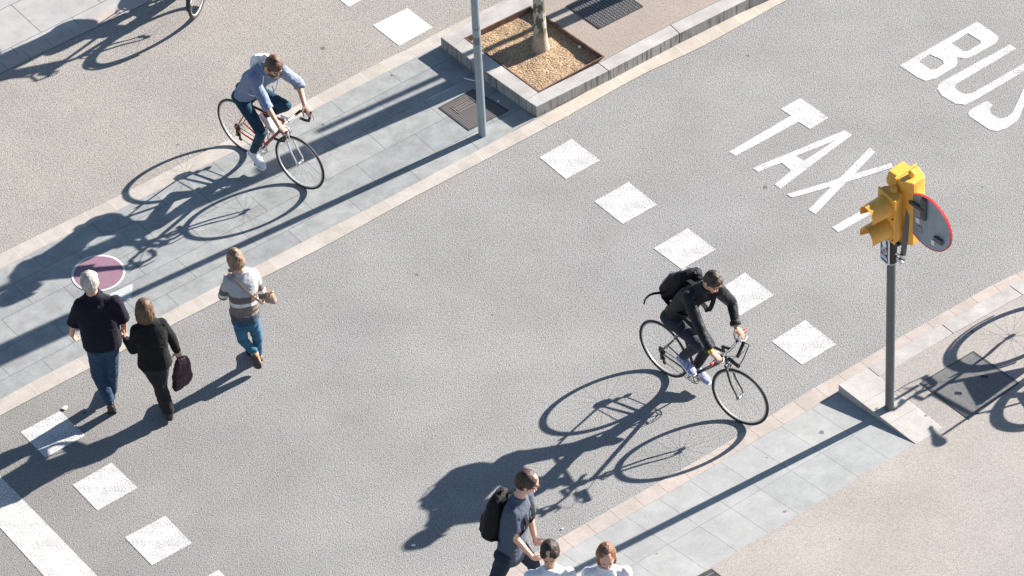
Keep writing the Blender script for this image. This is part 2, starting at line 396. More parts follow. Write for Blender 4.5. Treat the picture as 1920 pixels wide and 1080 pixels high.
def empty(name, loc, label, cat, group=None, rz=0):
    o = bpy.data.objects.new(name, None); SC.collection.objects.link(o); o.location = loc; o.rotation_euler = (0, 0, rz)
    o.empty_display_size = .2
    return tag(o, label, cat, group)
def copy_tree(o, parent=None):
    c = o.copy(); SC.collection.objects.link(c); c.parent = parent
    for ch in list(o.children): copy_tree(ch, c)
    return c
def sheet(name, pts, mat, z, kind='structure', uvrot=None, label=None, cat=None, group=None, holes=None, thick=0, px=True):
    P = [W(x, y, z) if px else V(x) for x, y in pts] if px else [V(p) for p in pts]
    loops = [P]+[[W(x, y, z) for x, y in h] for h in (holes or [])]
    tris = geometry.tessellate_polygon([[V((p.x, p.y, 0)) for p in l] for l in loops])
    vs = [p for l in loops for p in l]; me = bpy.data.meshes.new(name)
    c = sum(P, V((0, 0, 0)))/len(P) if kind != 'structure' else V((0, 0, 0))
    if kind != 'structure': c.z = z
    me.from_pydata([p-c for p in vs], [], [tuple(t) for t in tris])
    bm = bmesh.new(); bm.from_mesh(me)
    for f in bm.faces:
        f.normal_update()
        if f.normal.z < 0: f.normal_flip()
    bm.to_mesh(me); bm.free()
    o = obj(name, me, mat, loc=c)
    if kind == 'structure': o['kind'] = 'structure'
    return tag(o, label, cat, group)
def band(name, A, B, mat, za=0, zb=0, step=.15, label=None, perp=True):
    """paved strip between two pixel polylines, UV in metres"""
    a = [W(x, y, za) for x, y in A]; b = [W(x, y, zb) for x, y in B]
    def res(pl, n):
        L = [0]
        for i in range(1, len(pl)): L.append(L[-1]+(pl[i]-pl[i-1]).length)
        out = []
        for k in range(n+1):
            d = L[-1]*k/n; i = 1
            while i < len(L)-1 and L[i] < d: i += 1
            out.append(pl[i-1].lerp(pl[i], (d-L[i-1])/(L[i]-L[i-1])))
        return out, L[-1]
    n = max(4, int(sum((a[i+1]-a[i]).length for i in range(len(a)-1))/step)); ra, La = res(a, n); rb, _ = res(b, n)
    if perp:
        rb = []
        for i in range(n+1):
            t = (ra[min(i+2, n)]-ra[max(i-2, 0)]); t.z = 0; t.normalize(); nr = V((t.y, -t.x, 0)); best = None
            for q0, q1 in zip(b, b[1:]):
                e = q1-q0; den = nr.x*e.y-nr.y*e.x
                if abs(den) < 1e-9: continue
                w0 = q0-ra[i]; s_ = (w0.x*e.y-w0.y*e.x)/den; u_ = (w0.x*nr.y-w0.y*nr.x)/den
                if -.02 <= u_ <= 1.02 and (best is None or abs(s_) < abs(best)): best = s_
            rb.append(V((ra[i].x+nr.x*best, ra[i].y+nr.y*best, zb)) if best is not None else None)
        keep = [i for i in range(n+1) if rb[i] is not None]
        i0, i1 = keep[0], keep[-1]; La = La*(i1-i0)/n; ra = ra[i0:i1+1]; rb = rb[i0:i1+1]; n = i1-i0
        rb = [p if p is not None else ra[k_]+(rb[k_-1]-ra[k_-1]) for k_, p in enumerate(rb)]
    me = bpy.data.meshes.new(name); me.from_pydata(ra+rb, [], [(i, i+1, n+2+i, n+1+i) for i in range(n)])
    uv = me.uv_layers.new(name='UVMap')
    for p in me.polygons:
        for li, vi in zip(p.loop_indices, p.vertices):
            k = vi % (n+1); wd = (ra[k]-rb[k]).length
            uv.data[li].uv = (La*k/n, 0 if vi <= n else wd)
    bm = bmesh.new(); bm.from_mesh(me)
    for f in bm.faces:
        f.normal_update()
        if f.normal.z < 0: f.normal_flip()
    bm.to_mesh(me); bm.free()
    o = obj(name, me, mat); o['kind'] = 'structure'; return o
# ================================================================== SETTING
def strc(name, pts, mat, z): return sheet(name, pts, mat, z)
g = MB(); g.add([(-300, -250, -.03), (300, -250, -.03), (300, 350, -.03), (-300, 350, -.03)], [(0, 1, 2, 3)])
o = obj('ground', g.mesh('ground', False), M['walk']); o['kind'] = 'structure'
g = MB(); g.add([(-40, 10, 0), (40, 10, 0), (40, 80, 0), (-40, 80, 0)], [(0, 1, 2, 3)])
o = obj('road', g.mesh('road', False), M['road']); o['kind'] = 'structure'
UO = [(-900, 868), (-300, 612), (0, 476), (130, 412), (240, 358.5), (400, 276), (480, 236), (588, 182), (631.7, 157.8), (671.6, 137.5), (726, 109.4), (776, 86.7), (826, 58.6), (880, 32), (980, -16), (1200, -122), (1500, -265)]
UI = [(-900, 902), (-300, 645), (0, 505), (55, 476), (133, 437), (190, 409), (277, 367), (333, 338), (430, 288), (581, 209.6), (620, 189), (679, 158), (745, 125), (790, 102), (825.5, 85), (905, 46), (1000, 0), (1215, -104), (1520, -250)]
LI = [(-900, 1232), (-300, 915), (0, 749), (90, 700), (160, 665), (310, 588), (400, 541), (483, 497), (620, 427), (695, 389), (850, 306), (920, 269), (960, 247), (1010, 221.5), (1140, 150), (1273, 77.5), (1300, 66), (1405, 9.5), (1500, -34), (1750, -150)]
LO = [(-900, 1265), (-300, 945), (0, 779), (163, 693), (233, 656), (323, 609), (400, 569.5), (490, 522), (620, 456), (700, 411), (775, 370), (960, 273.5), (1060, 220), (1159, 164), (1213, 135.4), (1300, 95), (1330, 72+8), (1467, 0+4), (1560, -38), (1800, -145)]
TR = [(-500, 372), (-200, 232), (0, 137.5), (46, 115), (124, 77), (200, 41), (284, 0), (500, -104), (900, -290)]
TI = [(-500, 350), (-200, 210), (0, 117), (57, 86), (160, 39), (243, 0), (480, -114), (880, -300)]
strc('cycle_lane', TR+UO[::-1], M['lane'], .002)
strc('corner_pavement', [(-700, 450), (-500, 350)]+TI[1:]+[(900, -700), (-900, -700)], M['slab2'], .010)
band('edging_strip', TR, TI, M['sett2'], .008, .010)
strc('island_pavement', UI[:15]+[(1004.8, 220.7)]+LI[:13][::-1], M['slab'], .008)
band('edging_strip', UO, UI, M['sett'], .007, .009)
k = 13
LE = [(-900, 1232), (-300, 915), (0, 749), (90, 700), (160, 665), (310, 588), (400, 541), (483, 497), (620, 427), (695, 389), (850, 306), (920, 269), (960, 247), (1010, 221.5)]
band('edging_strip', LI[:k+1], LO, M['sett'], .009, .007)
band('gutter_strip', LI[k:], LO, M['sett3'], .009, .007)
# ---- raised tree bed on the island
ZK = .155
def stone_block(name, pts, ztop, mat, zbot=-.02, bevel=.008):
    P = [W(x, y, ztop) for x, y in pts]; c = sum(P, V((0, 0, 0)))/len(P)
    P = [c+(p-c)*(1-.0015/max(.1, (p-c).length)) for p in P]
    me_ = MB().prism([V((p.x, p.y, zbot)) for p in P], (0, 0, ztop-zbot))
    o = obj(name, me_.mesh(name, False), mat, bevel=bevel); o['kind'] = 'structure'; return o
for pts in ([(825.5, 70.4), (847.5, 86.4), (870.7, 71), (994, 11), (1040, -12), (1000, -25)],
            [(1000, -25), (1040, -12), (1240, -108), (1200, -121)], [(1200, -121), (1240, -108), (1500, -232), (1460, -245)],
            [(847.5, 86.4), (912.7, 136.3), (939.8, 122.5), (870.7, 71)],
            [(912.7, 136.3), (984.5, 187), (1010, 173.2), (939.8, 122.5)],
            [(984.5, 187), (1004.8, 200.4), (1140, 132.7), (1121, 118), (1010, 173.2)],
            [(1140, 132.7), (1273.5, 62.5), (1256, 46.5), (1121, 118)],
            [(1273.5, 62.5), (1405, -3), (1385, -17), (1256, 46.5)],
            [(1405, -3), (1530, -58), (1508, -72), (1385, -17)], [(1530, -58), (1800, -176), (1775, -190), (1508, -72)]):
    stone_block('kerb', pts, ZK, M['kerb'])
o = MB().prism([V((*W(x, y, .15).xy, .05)) for x, y in [(994, 11), (1133.5, 106), (1121, 118), (1256, 46.5), (1385, -17), (1508, -72), (1775, -190), (1500, -232), (1240, -108), (1040, -12)]], (0, 0, .10))
o = obj('island_footway', o.mesh('island_footway', False), M['path']); o['kind'] = 'structure'
pit = [W(x, y, .12) for x, y in ((870.7, 71), (1010, 173), (1133.5, 106), (994, 11))]
pit = [V((*W(x, y, ZK).xy, 0)) for x, y in ((870.7, 71), (1010, 173), (1133.5, 106), (994, 11))]
def inq(s, t): return pit[0].lerp(pit[3], s).lerp(pit[1].lerp(pit[2], s), t)
n1, n2 = 110, 120
vs = []; fs = []
for i in range(n1+1):
    for j in range(n2+1):
        p = inq(i/n1, j/n2); e = min(i/n1, j/n2, 1-i/n1, 1-j/n2)
        z = .085+.016*noise.fractal(p*3, 1, 2, 3)+.004*noise.noise(p*45)+.0045*noise.noise(p*85)+.02*max(0, .5-(p-W(1013, 91, .1)).xy.length)
        vs.append((p.x, p.y, z))
for i in range(n1):
    for j in range(n2): a = i*(n2+1)+j; fs.append((a, a+1, a+n2+2, a+n2+1))
o = obj('gravel', MB().add(vs, fs).mesh('gravel', False), M['gravel'])
tag(o, 'loose golden gravel filling the square tree bed on the island', 'gravel', kind='stuff')
fr = empty('tree_bed_frame', (pit[0]+pit[2])/2, 'thin rusty steel frame lining the gravel bed of the tree', 'frame')
for i in range(4):
    a, b = pit[i], pit[(i+1) % 4]; d = (b-a).normalized(); nrm = V((d.y, -d.x, 0)); nrm = nrm if nrm.dot((pit[0]+pit[2])/2-a) > 0 else -nrm
    mb = MB().prism([a+V((0, 0, .03)), b+V((0, 0, .03)), b+nrm*.014+V((0, 0, .03))-d*.014, a+nrm*.014+V((0, 0, .03))+d*.014], (0, 0, .129))
    part('edge_plate', mb, M['rust'], fr, rel=fr.location, smooth=False)
# ---- right-hand pavement with dropped kerb
ZS = .115
RO = [(500, 1328), (930, 1078), (1047.5, 1010), (1105, 977.5), (1225, 910), (1330, 850), (1445, 779), (1520, 730.7), (1570, 703), (1660, 650), (1680, 636.7), (1780, 580), (1853, 538), (1920, 506), (2150, 385), (2500, 205)]
RI = [(500, 1360), (930, 1110), (1065, 1032.5), (1290, 902.5), (1410, 830), (1525, 764), (1570, 737), (1626, 703), (1765, 623), (1893, 551), (1920, 536), (2150, 417), (2500, 237)]
band('edging_strip', RO, RI, M['sett2'], .004, .006)
NR = [(500, 1360), (930, 1110), (1065, 1032.5), (1290, 902.5), (1410, 830), (1525, 764), (1571, 737.5)]
FR = [(645, 1458), (1060, 1222), (1200, 1142), (1335, 1062.5), (1395, 1025), (1490, 970), (1655, 867.5), (1716.7, 832.7)]
band('dropped_kerb_ramp', NR, FR, M['ramp'], .005, ZS, perp=False)
strc('sidewalk', [(1646, 707), (1720, 767), (1767, 802.5)]+FR[::-1]+[(760, 2200), (3600, 2200), (3600, -200), (2500, 250), (2150, 425), (2125, 441), (1916.7, 554), (1786.7, 626)], M['walk'], ZS)
for pts in ([(1626.7, 689), (1765, 608), (1786.7, 625), (1648, 706)], [(1765, 608), (1893, 536), (1916.7, 553), (1786.7, 625)], [(1893, 536), (2100, 425), (2125, 440), (1916.7, 553)], [(2100, 425), (2400, 265), (2425, 280), (2125, 440)]):
    stone_block('kerb', pts, ZS+.004, M['kerb'], bevel=.007)
for pts in ([(1571.7, 721.7), (1616.7, 756.5), (1671, 724.4), (1648, 706), (1626.7, 689)], [(1616.7, 756.5), (1666.7, 794.6), (1720, 763.5), (1671, 724.4)], [(1666.7, 794.6), (1716.7, 832.7), (1768, 801.7), (1720, 763.5)]):
    stone_block('kerb_end', pts, ZS+.003, M['wedge'], bevel=.004)
# ---- markings
def mark(name, pts, mat, z=.0035, holes=None, label='', cat='road marking', group=None):
    return sheet(name, pts, mat, z, kind='thing', label=label, cat=cat, group=group, holes=holes)
GS = 'white squares in two rows across the road'
SQ = [([(699.4, 47.3), (763.8, 15.2), (811, 51.3), (748.1, 85.9)], 'paint_new', 'clean bright white square beside the island kerb, in the tan upper lane'),
 ([(590, -38), (654, -68), (716, -21), (654, 12.8)], 'paint_new', 'clean white square cut by the top edge of the photo'),
 ([(1011.4, 295), (1072.2, 260.3), (1125, 300.6), (1061.1, 335.8)], 'paint', 'worn white square nearest the grey corner kerb of the tree bed'),
 ([(1114.4, 377.8), (1178.6, 341.4), (1232.2, 383.9), (1167.5, 419.7)], 'paint', 'worn white square left of the word TAXI, second from the tree bed'),
 ([(1225.3, 465.6), (1289.7, 427.8), (1341.7, 467.8), (1277.8, 504.4)], 'paint', 'worn white square just above the black backpack of the cyclist'),
 ([(1336, 551), (1396.7, 511.1), (1451.1, 552.9), (1387.8, 591.6)], 'paint', 'worn white square partly behind the arm of the black-jacketed cyclist'),
 ([(1447.1, 640), (1510, 600), (1568.2, 645.6), (1503.8, 683.8)], 'paint', 'worn white square between the black-jacketed cyclist and the signal pole'),
 ([(38.4, 810.2), (112.7, 770.5), (159.9, 816.5), (85, 858.3)], 'paint', 'worn white square mostly in the shadow of the walking couple'),
 ([(136, 909.3), (209.3, 867.5), (258.1, 914.7), (182.5, 957.2)], 'paint', 'sunlit worn white square nearest the long white bar'),
 ([(233.5, 1007.5), (310, 967.2), (359.7, 1018.5), (284.8, 1060)], 'paint', 'worn white square at lower left, right of the long white bar'),
 ([(333, 1111), (410, 1068.5), (460, 1119), (385, 1162)], 'paint', 'white square of which only a corner shows at the bottom edge')]
for pts, mt, lb in SQ: mark('painted_square', pts, M[mt], z=.0055 if mt == 'paint_new' else .0035, label=lb, group=GS)
mark('painted_bar', [(-90, 800), (0, 892.5), (182.5, 1080), (330, 1228), (235, 1255), (82.5, 1080), (0, 989), (-160, 812)], M['paint_bar'], label='wide white painted bar running off the bottom left corner')
T0 = lambda L: [(1340+x/2.4555, 20+y/2.4555) for x, y in L]
TX = empty('taxi_lettering', W(1560, 320, 0), 'worn white word TAXI painted on the road beside the signal pole', 'road marking')
BS = empty('bus_lettering', W(1850, 140, 0), 'worn white word BUS painted on the road at the right edge', 'road marking')
def letter(par, nm, pts, holes=None, z=.0035):
    P = T0(pts); o = sheet(nm, P, M['paint_text'], z, kind='part', holes=[T0(h) for h in holes or []])
    o.location = o.location-par.location; o.parent = par
    for k_ in ('kind',):
        if k_ in o: del o[k_]
letter(TX, 'letter', [(395, 402), (525, 493), (440, 545), (385, 512), (98, 668), (66, 650), (352, 483), (303, 453)])
letter(TX, 'letter', [(600, 550), (632, 572), (460, 700), (303, 820), (277, 800), (352, 737), (308, 700), (200, 743), (176, 724)], [[(558, 596), (375, 668), (410, 692)]])
letter(TX, 'letter', [(715, 630), (740, 650), (463, 937), (432, 916)])
letter(TX, 'letter_stroke', [(332, 845), (356, 861), (600, 792), (822, 722), (812, 701), (600, 765)], z=.0045)
letter(TX, 'letter', [(540, 997), (570, 1020), (946, 809), (916, 786)])
letter(BS, 'letter', [(1208, 50), (1290, 105), (1306, 122), (1303, 140), (1290, 152), (1195, 206), (1165, 220), (1140, 220), (1116, 214), (1118, 238), (1108, 258), (1015, 314), (970, 323), (935, 308), (852, 252)],
       [[(1165, 103), (1092, 150), (1145, 187), (1163, 187), (1222, 153), (1226, 140)], [(990, 200), (940, 234), (995, 271), (1020, 270), (1055, 246), (1050, 228)]])
letter(BS, 'letter', [(1360, 155), (1387, 175), (1112, 338), (1106, 352), (1118, 368), (1150, 384), (1185, 380), (1424, 243), (1475, 214), (1502, 234), (1424, 279), (1205, 408), (1155, 433), (1108, 428), (1045, 390), (1024, 360), (1032, 338), (1052, 324)])
letter(BS, 'letter', [(1252, 415), (1282, 434), (1265, 450), (1272, 474), (1310, 497), (1345, 492), (1372, 468), (1422, 360), (1455, 290), (1500, 262), (1550, 268), (1600, 300), (1625, 330), (1612, 362), (1570, 388), (1545, 370), (1578, 345), (1572, 322), (1530, 300), (1495, 305), (1480, 330), (1424, 440), (1398, 502), (1345, 540), (1298, 556), (1262, 545), (1172, 486), (1166, 472), (1175, 458)])
# plum disc with white ring and a white arrow-like shape on the island
dc = W(184.5, 512.5, .01)
dk = empty('painted_disc', V((dc.x, dc.y, 0)), 'plum painted disc with a white ring behind the grey-haired man', 'road marking')
mb = MB(); mb.add([V((0, 0, .013))]+[V((cos(2*pi*i/48)*.262, sin(2*pi*i/48)*.262, .013)) for i in range(48)], [(0, i+1, (i+1) % 48+1) for i in range(48)])
part('disc', mb, M['purple'], dk, smooth=False)
mb = MB(); mb.add([V((cos(2*pi*i/48)*r, sin(2*pi*i/48)*r, .0125)) for r in (.262, .286) for i in range(48)], [(i, (i+1) % 48, 48+(i+1) % 48, 48+i) for i in range(48)])
part('ring', mb, M['paint_new'], dk, smooth=False)
M['ghost'] = stone('thin_white_coat', (.46, .47, .46), (.40, .42, .42), None, gumk=1)
mark('painted_arrow', [(205, 551), (216.7, 546), (247, 532), (250, 534), (245, 562), (226, 562), (208, 566)], M['ghost'], .0125, label='faint white arrowhead painted beside the plum disc')
# ---- iron covers
def quadmesh(q, z):
    me = bpy.data.meshes.new('lid'); c = sum(q, V((0, 0, 0)))/4
    me.from_pydata([p-c for p in q], [], [(0, 1, 2, 3)]); uv = me.uv_layers.new(name='UVMap')
    a = (q[1]-q[0]).length; b = (q[3]-q[0]).length
    for li, u_ in enumerate(((0, 0), (a, 0), (a, b), (0, b))): uv.data[li].uv = u_
    return me, c
def cover(name, px, z, label, lidmat, rim=.022, group=None):
    q = [W(x, y, z) for x, y in px]
    c = sum(q, V((0, 0, 0)))/4; r = empty(name, V((c.x, c.y, z-.004)), label, 'manhole cover', group)
    n = (q[1]-q[0]).cross(q[3]-q[0]).z
    if n < 0: q = [q[0], q[3], q[2], q[1]]
    qi = [c+(p-c)*(1-rim*1.4/(p-c).length) for p in q]
    me, cc = quadmesh(qi, z); lid = obj('lid', me, lidmat, r); lid.location = cc-r.location+V((0, 0, .001))
    mb = MB()
    for i in range(4):
        j = (i+1) % 4; mb.prism([q[i], q[j], qi[j], qi[i]], (0, 0, .003))
    part('frame', mb, M['iron'], r, rel=r.location, smooth=False)
    return r, qi, c
r1_, q1_, c1_ = cover('utility_cover', [(822, 201.8), (887, 166.6), (954.7, 207), (878.9, 245)], .011, 'brown ribbed iron utility cover at the foot of the tall grey pole', M['lid'])
def lerp2(q, s, t): return q[0].lerp(q[1], s).lerp(q[3].lerp(q[2], s), t)
nb = MB()
e1 = (W(887, 166.6, .011)-W(822, 201.8, .011)).normalized(); e2 = (W(878.9, 245, .011)-W(822, 201.8, .011)).normalized(); o0 = W(822, 201.8, .013)
def bar2(a, b, wd):
    p = o0+e1*a[0]+e2*a[1]; q = o0+e1*b[0]+e2*b[1]; d = (q-p).normalized(); s_ = V((-d.y, d.x, 0))*wd/2
    nb.prism([p-s_, q-s_, q+s_, p+s_], (0, 0, .004))
for k_ in range(4): bar2((.12, .10+.035*k_), (.34-.04*(k_ % 2), .10+.035*k_), .010)
bar2((.10, .08), (.36, .08), .006); bar2((.10, .08), (.10, .22), .006); bar2((.10, .22), (.36, .22), .006); bar2((.36, .08), (.36, .22), .006)
part('cast_plate', nb, simple('worn_cast', (.20, .175, .16), .6, .2), r1_, rel=r1_.location, smooth=False)
# tread plate on the island footway
TPQ = [(1061.7, 10.8), (1124, 54), (1206.6, 12.2), (1146, -32)]
r2_, q2_, c2_ = cover('tread_plate_cover', TPQ, .156, 'dark steel tread plate cover with raised diamonds beside the tree bed', M['iron'], rim=.018)
mb = MB(); nx, ny = 20, 15
for i in range(nx):
    for j in range(ny):
        c = lerp2(q2_, (i+.5)/nx, (j+.5)/ny)+V((0, 0, .001)); a = azv(35+(70 if (i+j) % 2 else -20)+10); b = V((-a.y, a.x, 0))
        mb.add([c-a*.017, c+b*.0065, c+a*.017, c-b*.0065, c+V((0, 0, .005))+a*.006, c+V((0, 0, .005))-a*.006], [(0, 3, 5), (3, 4, 5), (3, 2, 4), (2, 1, 4), (1, 5, 4), (1, 0, 5)])
part('tread', mb, simple('worn_tread', (.19, .195, .195), .45, .5), r2_, rel=r2_.location, smooth=False)
# grated cover right pavement
r3_, q3_, c3_ = cover('grated_cover', [(1725, 718), (1816.7, 786.7), (1911.7, 718), (1825, 658)], ZS+.003, 'black grated cover in the right pavement under the bicycle shadow', rows('grate_bed', (.09, .09, .095), (.20, .19, .185), .023), rim=.02)
mb = MB(); nn = 38
for i in range(nn):
    a = lerp2(q3_, (i+.25)/nn, .02); b = lerp2(q3_, (i+.25)/nn, .98); d = (b-a).normalized(); s_ = V((-d.y, d.x, 0))*.0035
    mb.prism([a-s_, b-s_, b+s_, a+s_], (0, 0, .004))
for j in range(nn):
    a = lerp2(q3_, .02, (j+.5)/nn); b = lerp2(q3_, .98, (j+.5)/nn); d = (b-a).normalized(); s_ = V((-d.y, d.x, 0))*.003
    mb.prism([a-s_, b-s_, b+s_, a+s_], (0, 0, .0035))
part('grating', mb, simple('grate_iron', (.20, .195, .19), .55, .2), r3_, rel=r3_.location, smooth=False)
for pp in ((1797, 737), (1846, 706)):
    c = W(pp[0], pp[1], ZS+.008); mb = MB().box(c, (.035, .018, .002), (azv(-10), azv(80), V((0, 0, 1)))); part('lifting_slot', mb, M['black'], r3_, rel=r3_.location, smooth=False)
# drain at the bottom edge
r4_, q4_, c4_ = cover('drain_grate', [(1300, 1084), (1334, 1066), (1402, 1118), (1360, 1140)], ZS+.004, 'slotted iron drain grate cut by the bottom edge', M['iron'], rim=.02)
mb = MB()
for i in range(7):
    a = lerp2(q4_, (i+.5)/7, .05); b = lerp2(q4_, (i+.5)/7, .95); d = (b-a).normalized(); s_ = V((-d.y, d.x, 0))*.008
    mb.prism([a-s_, b-s_, b+s_, a+s_], (0, 0, .006))
part('grating', mb, simple('drain_iron', (.20, .21, .23), .5, .5), r4_, rel=r4_.location, smooth=False)
# litter
def scrap(name, x, y, z, s, mat, lab, cat='litter', seed=0, tall=.004):
    rr = random.Random(seed); c = W(x, y, z); mb = MB(); P = []
    for i in range(9): a = 2*pi*i/9; r_ = s*(.55+.6*rr.random()); P.append(V((cos(a)*r_, sin(a)*r_*.8, 0)))
    mb.prism(P, (0, 0, tall)); o = obj(name, mb.mesh(name, False), mat, loc=c, bevel=.0015); tag(o, lab, cat)
scrap('crumpled_paper', 122, 765.5, .006, .034, M['white'], 'crumpled white paper scrap on asphalt above the shaded painted square', seed=1, tall=.012)
scrap('crumpled_paper', 775, 1023, .004, .02, M['white'], 'small white paper scrap lying in the shadow of the black-jacketed rider', seed=2, tall=.012)
scrap('crumpled_paper', 1087, 89, .105, .022, M['white'], 'little white scrap lying on the gravel right of the tree', seed=3, tall=.02)
scrap('crumpled_paper', 934, 190, .013, .02, M['white'], 'tiny white scrap on the shaded slabs behind the tall grey pole', seed=4, tall=.008)
scrap('crumpled_paper', 1054, 992, .003, .013, M['white'], 'pale scrap on the asphalt edge above the man in a grey t-shirt', seed=6, tall=.01)
a, b = W(870, 146.5, .02), W(892, 152, .02); mb = MB().rod(a, b, .007, n=8)
st = obj('drinking_straw', mb.mesh('drinking_straw', True, rel=a), M['white'], loc=a); tag(st, 'white drinking straw lying left of the tall grey pole', 'litter')
for i in range(7):   # gravel kicked out and leaf bits
    pass
# ================================================================== TREE
tb = W(1014, 90, .09); tr = empty('plane_tree', tb, 'slender plane tree with mottled white and olive bark in the gravel bed', 'tree')
def trunkpts(h):
    return V((-.022*h+.02*sin(h*1.3), .03*h, h))
mb = MB(); hs = [0, .03, .08, .16, .3, .6, 1, 1.5, 2.1, 3.2, 4.7]
mb.path([trunkpts(h)-V((0, 0, .03)) for h in hs], [.118, .106, .094, .082, .072, .066, .063, .061, .059, .055, .05], n=20)
rnd = random.Random(4)
for p in range(len(mb.v)):
    v_ = mb.v[p]; mb.v[p] = v_+V((noise.noise(v_*9), noise.noise(v_*9+V((5, 0, 0))), 0))*.007
tips = []
for i in range(7):
    a = 2*pi*i/7+rnd.random(); s0 = trunkpts(4.2+.06*i); e0 = s0+V((cos(a)*.5, sin(a)*.5, .9+.3*rnd.random())); mb.path([s0, s0.lerp(e0, .5)+V((0, 0, -.05)), e0], [.035, .025, .014], n=8); tips.append(e0)
part('trunk', mb, M['bark'], tr)
mb = MB()
for i in range(1500):
    c = tips[i % 7]+V((rnd.gauss(0, .33), rnd.gauss(0, .33), rnd.gauss(.25, .4))); a = V((rnd.gauss(0, 1), rnd.gauss(0, 1), rnd.gauss(0, .5))).normalized(); b = a.orthogonal().normalized(); s_ = .05+.04*rnd.random()
    mb.add([c-a*s_, c+b*s_*.7, c+a*s_, c-b*s_*.7], [(0, 1, 2, 3)])
part('crown', mb, M['leaf'], tr, smooth=False)
# ================================================================== POLES
def stickers(root, base, items, r):
    for (z0, z1, a0, a1, mt, nm) in items:
        mb = MB(); n = 10; vs = []
        for i in range(n+1):
            a = radians(a0+(a1-a0)*i/n)
            for z in (z0, z1): vs.append((cos(a)*r, sin(a)*r, z))
        mb.add(vs, [(2*i, 2*i+2, 2*i+3, 2*i+1) for i in range(n)]); part(nm, mb, M[mt] if isinstance(mt, str) else mt, root)
pb = W(905, 252, .009)
tp = empty('tall_street_pole', pb, 'tall galvanised grey pole standing on the island slabs beside the tree bed', 'pole')
mb = MB().path([(0, 0, 0), (0, 0, .04), (0, 0, .05), (0, 0, 2.2), (0, 0, 5.2)], [.047, .047, .0455, .0425, .036], n=24)
part('shaft', mb, M['steel'], tp)
tapem = simple('tape_residue', (.16, .185, .21), .7, .2, var=.3, sc=30)
stickers(tp, pb, [(1.50, 1.535, 0, 360, simple('dark_tape', (.06, .07, .08), .6), 'tape'), (1.30, 1.40, 200, 340, tapem, 'tape_residue'), (.95, .956, 0, 360, tapem, 'tape')], .0447)
mb = MB(); hx = azv(-150); hy = azv(-60)
mb.prism([V((*(hy*a+hx*b).xy, 2.28)) for a, b in ((-.15, .08), (.15, .08), (.15, .26), (-.15, .26))], (0, 0, 1.05))
part('signal_head', mb, M['yellow'], tp, smooth=False, bevel=.01)
for zz in (2.4, 3.2): mb = MB().box(hx*.05+V((0, 0, zz)), (.05, .02, .02), (hx, hy, V((0, 0, 1)))); part('bracket', mb, M['pole'], tp, smooth=False)
# two sign posts further along the island, seen only through their shadows
for (x, y, h, r_, lb) in ((1342, -86, 2.6, .075, 'grey sign post beyond the tree, seen only by its shadow on the tread plate'), (1470, -166, 2.7, .04, 'grey sign post farthest along the island, seen only by its shadow')):
    b0 = W(x, y, .15); ps = empty('sign_post', b0, lb, 'post', 'posts beyond the tree')
    part('shaft', MB().rod((0, 0, 0), (0, 0, h), r_, n=20), M['steel'], ps)
    part('base_collar', MB().rod((0, 0, 0), (0, 0, .06), r_*1.5, n=20), M['steel'], ps)
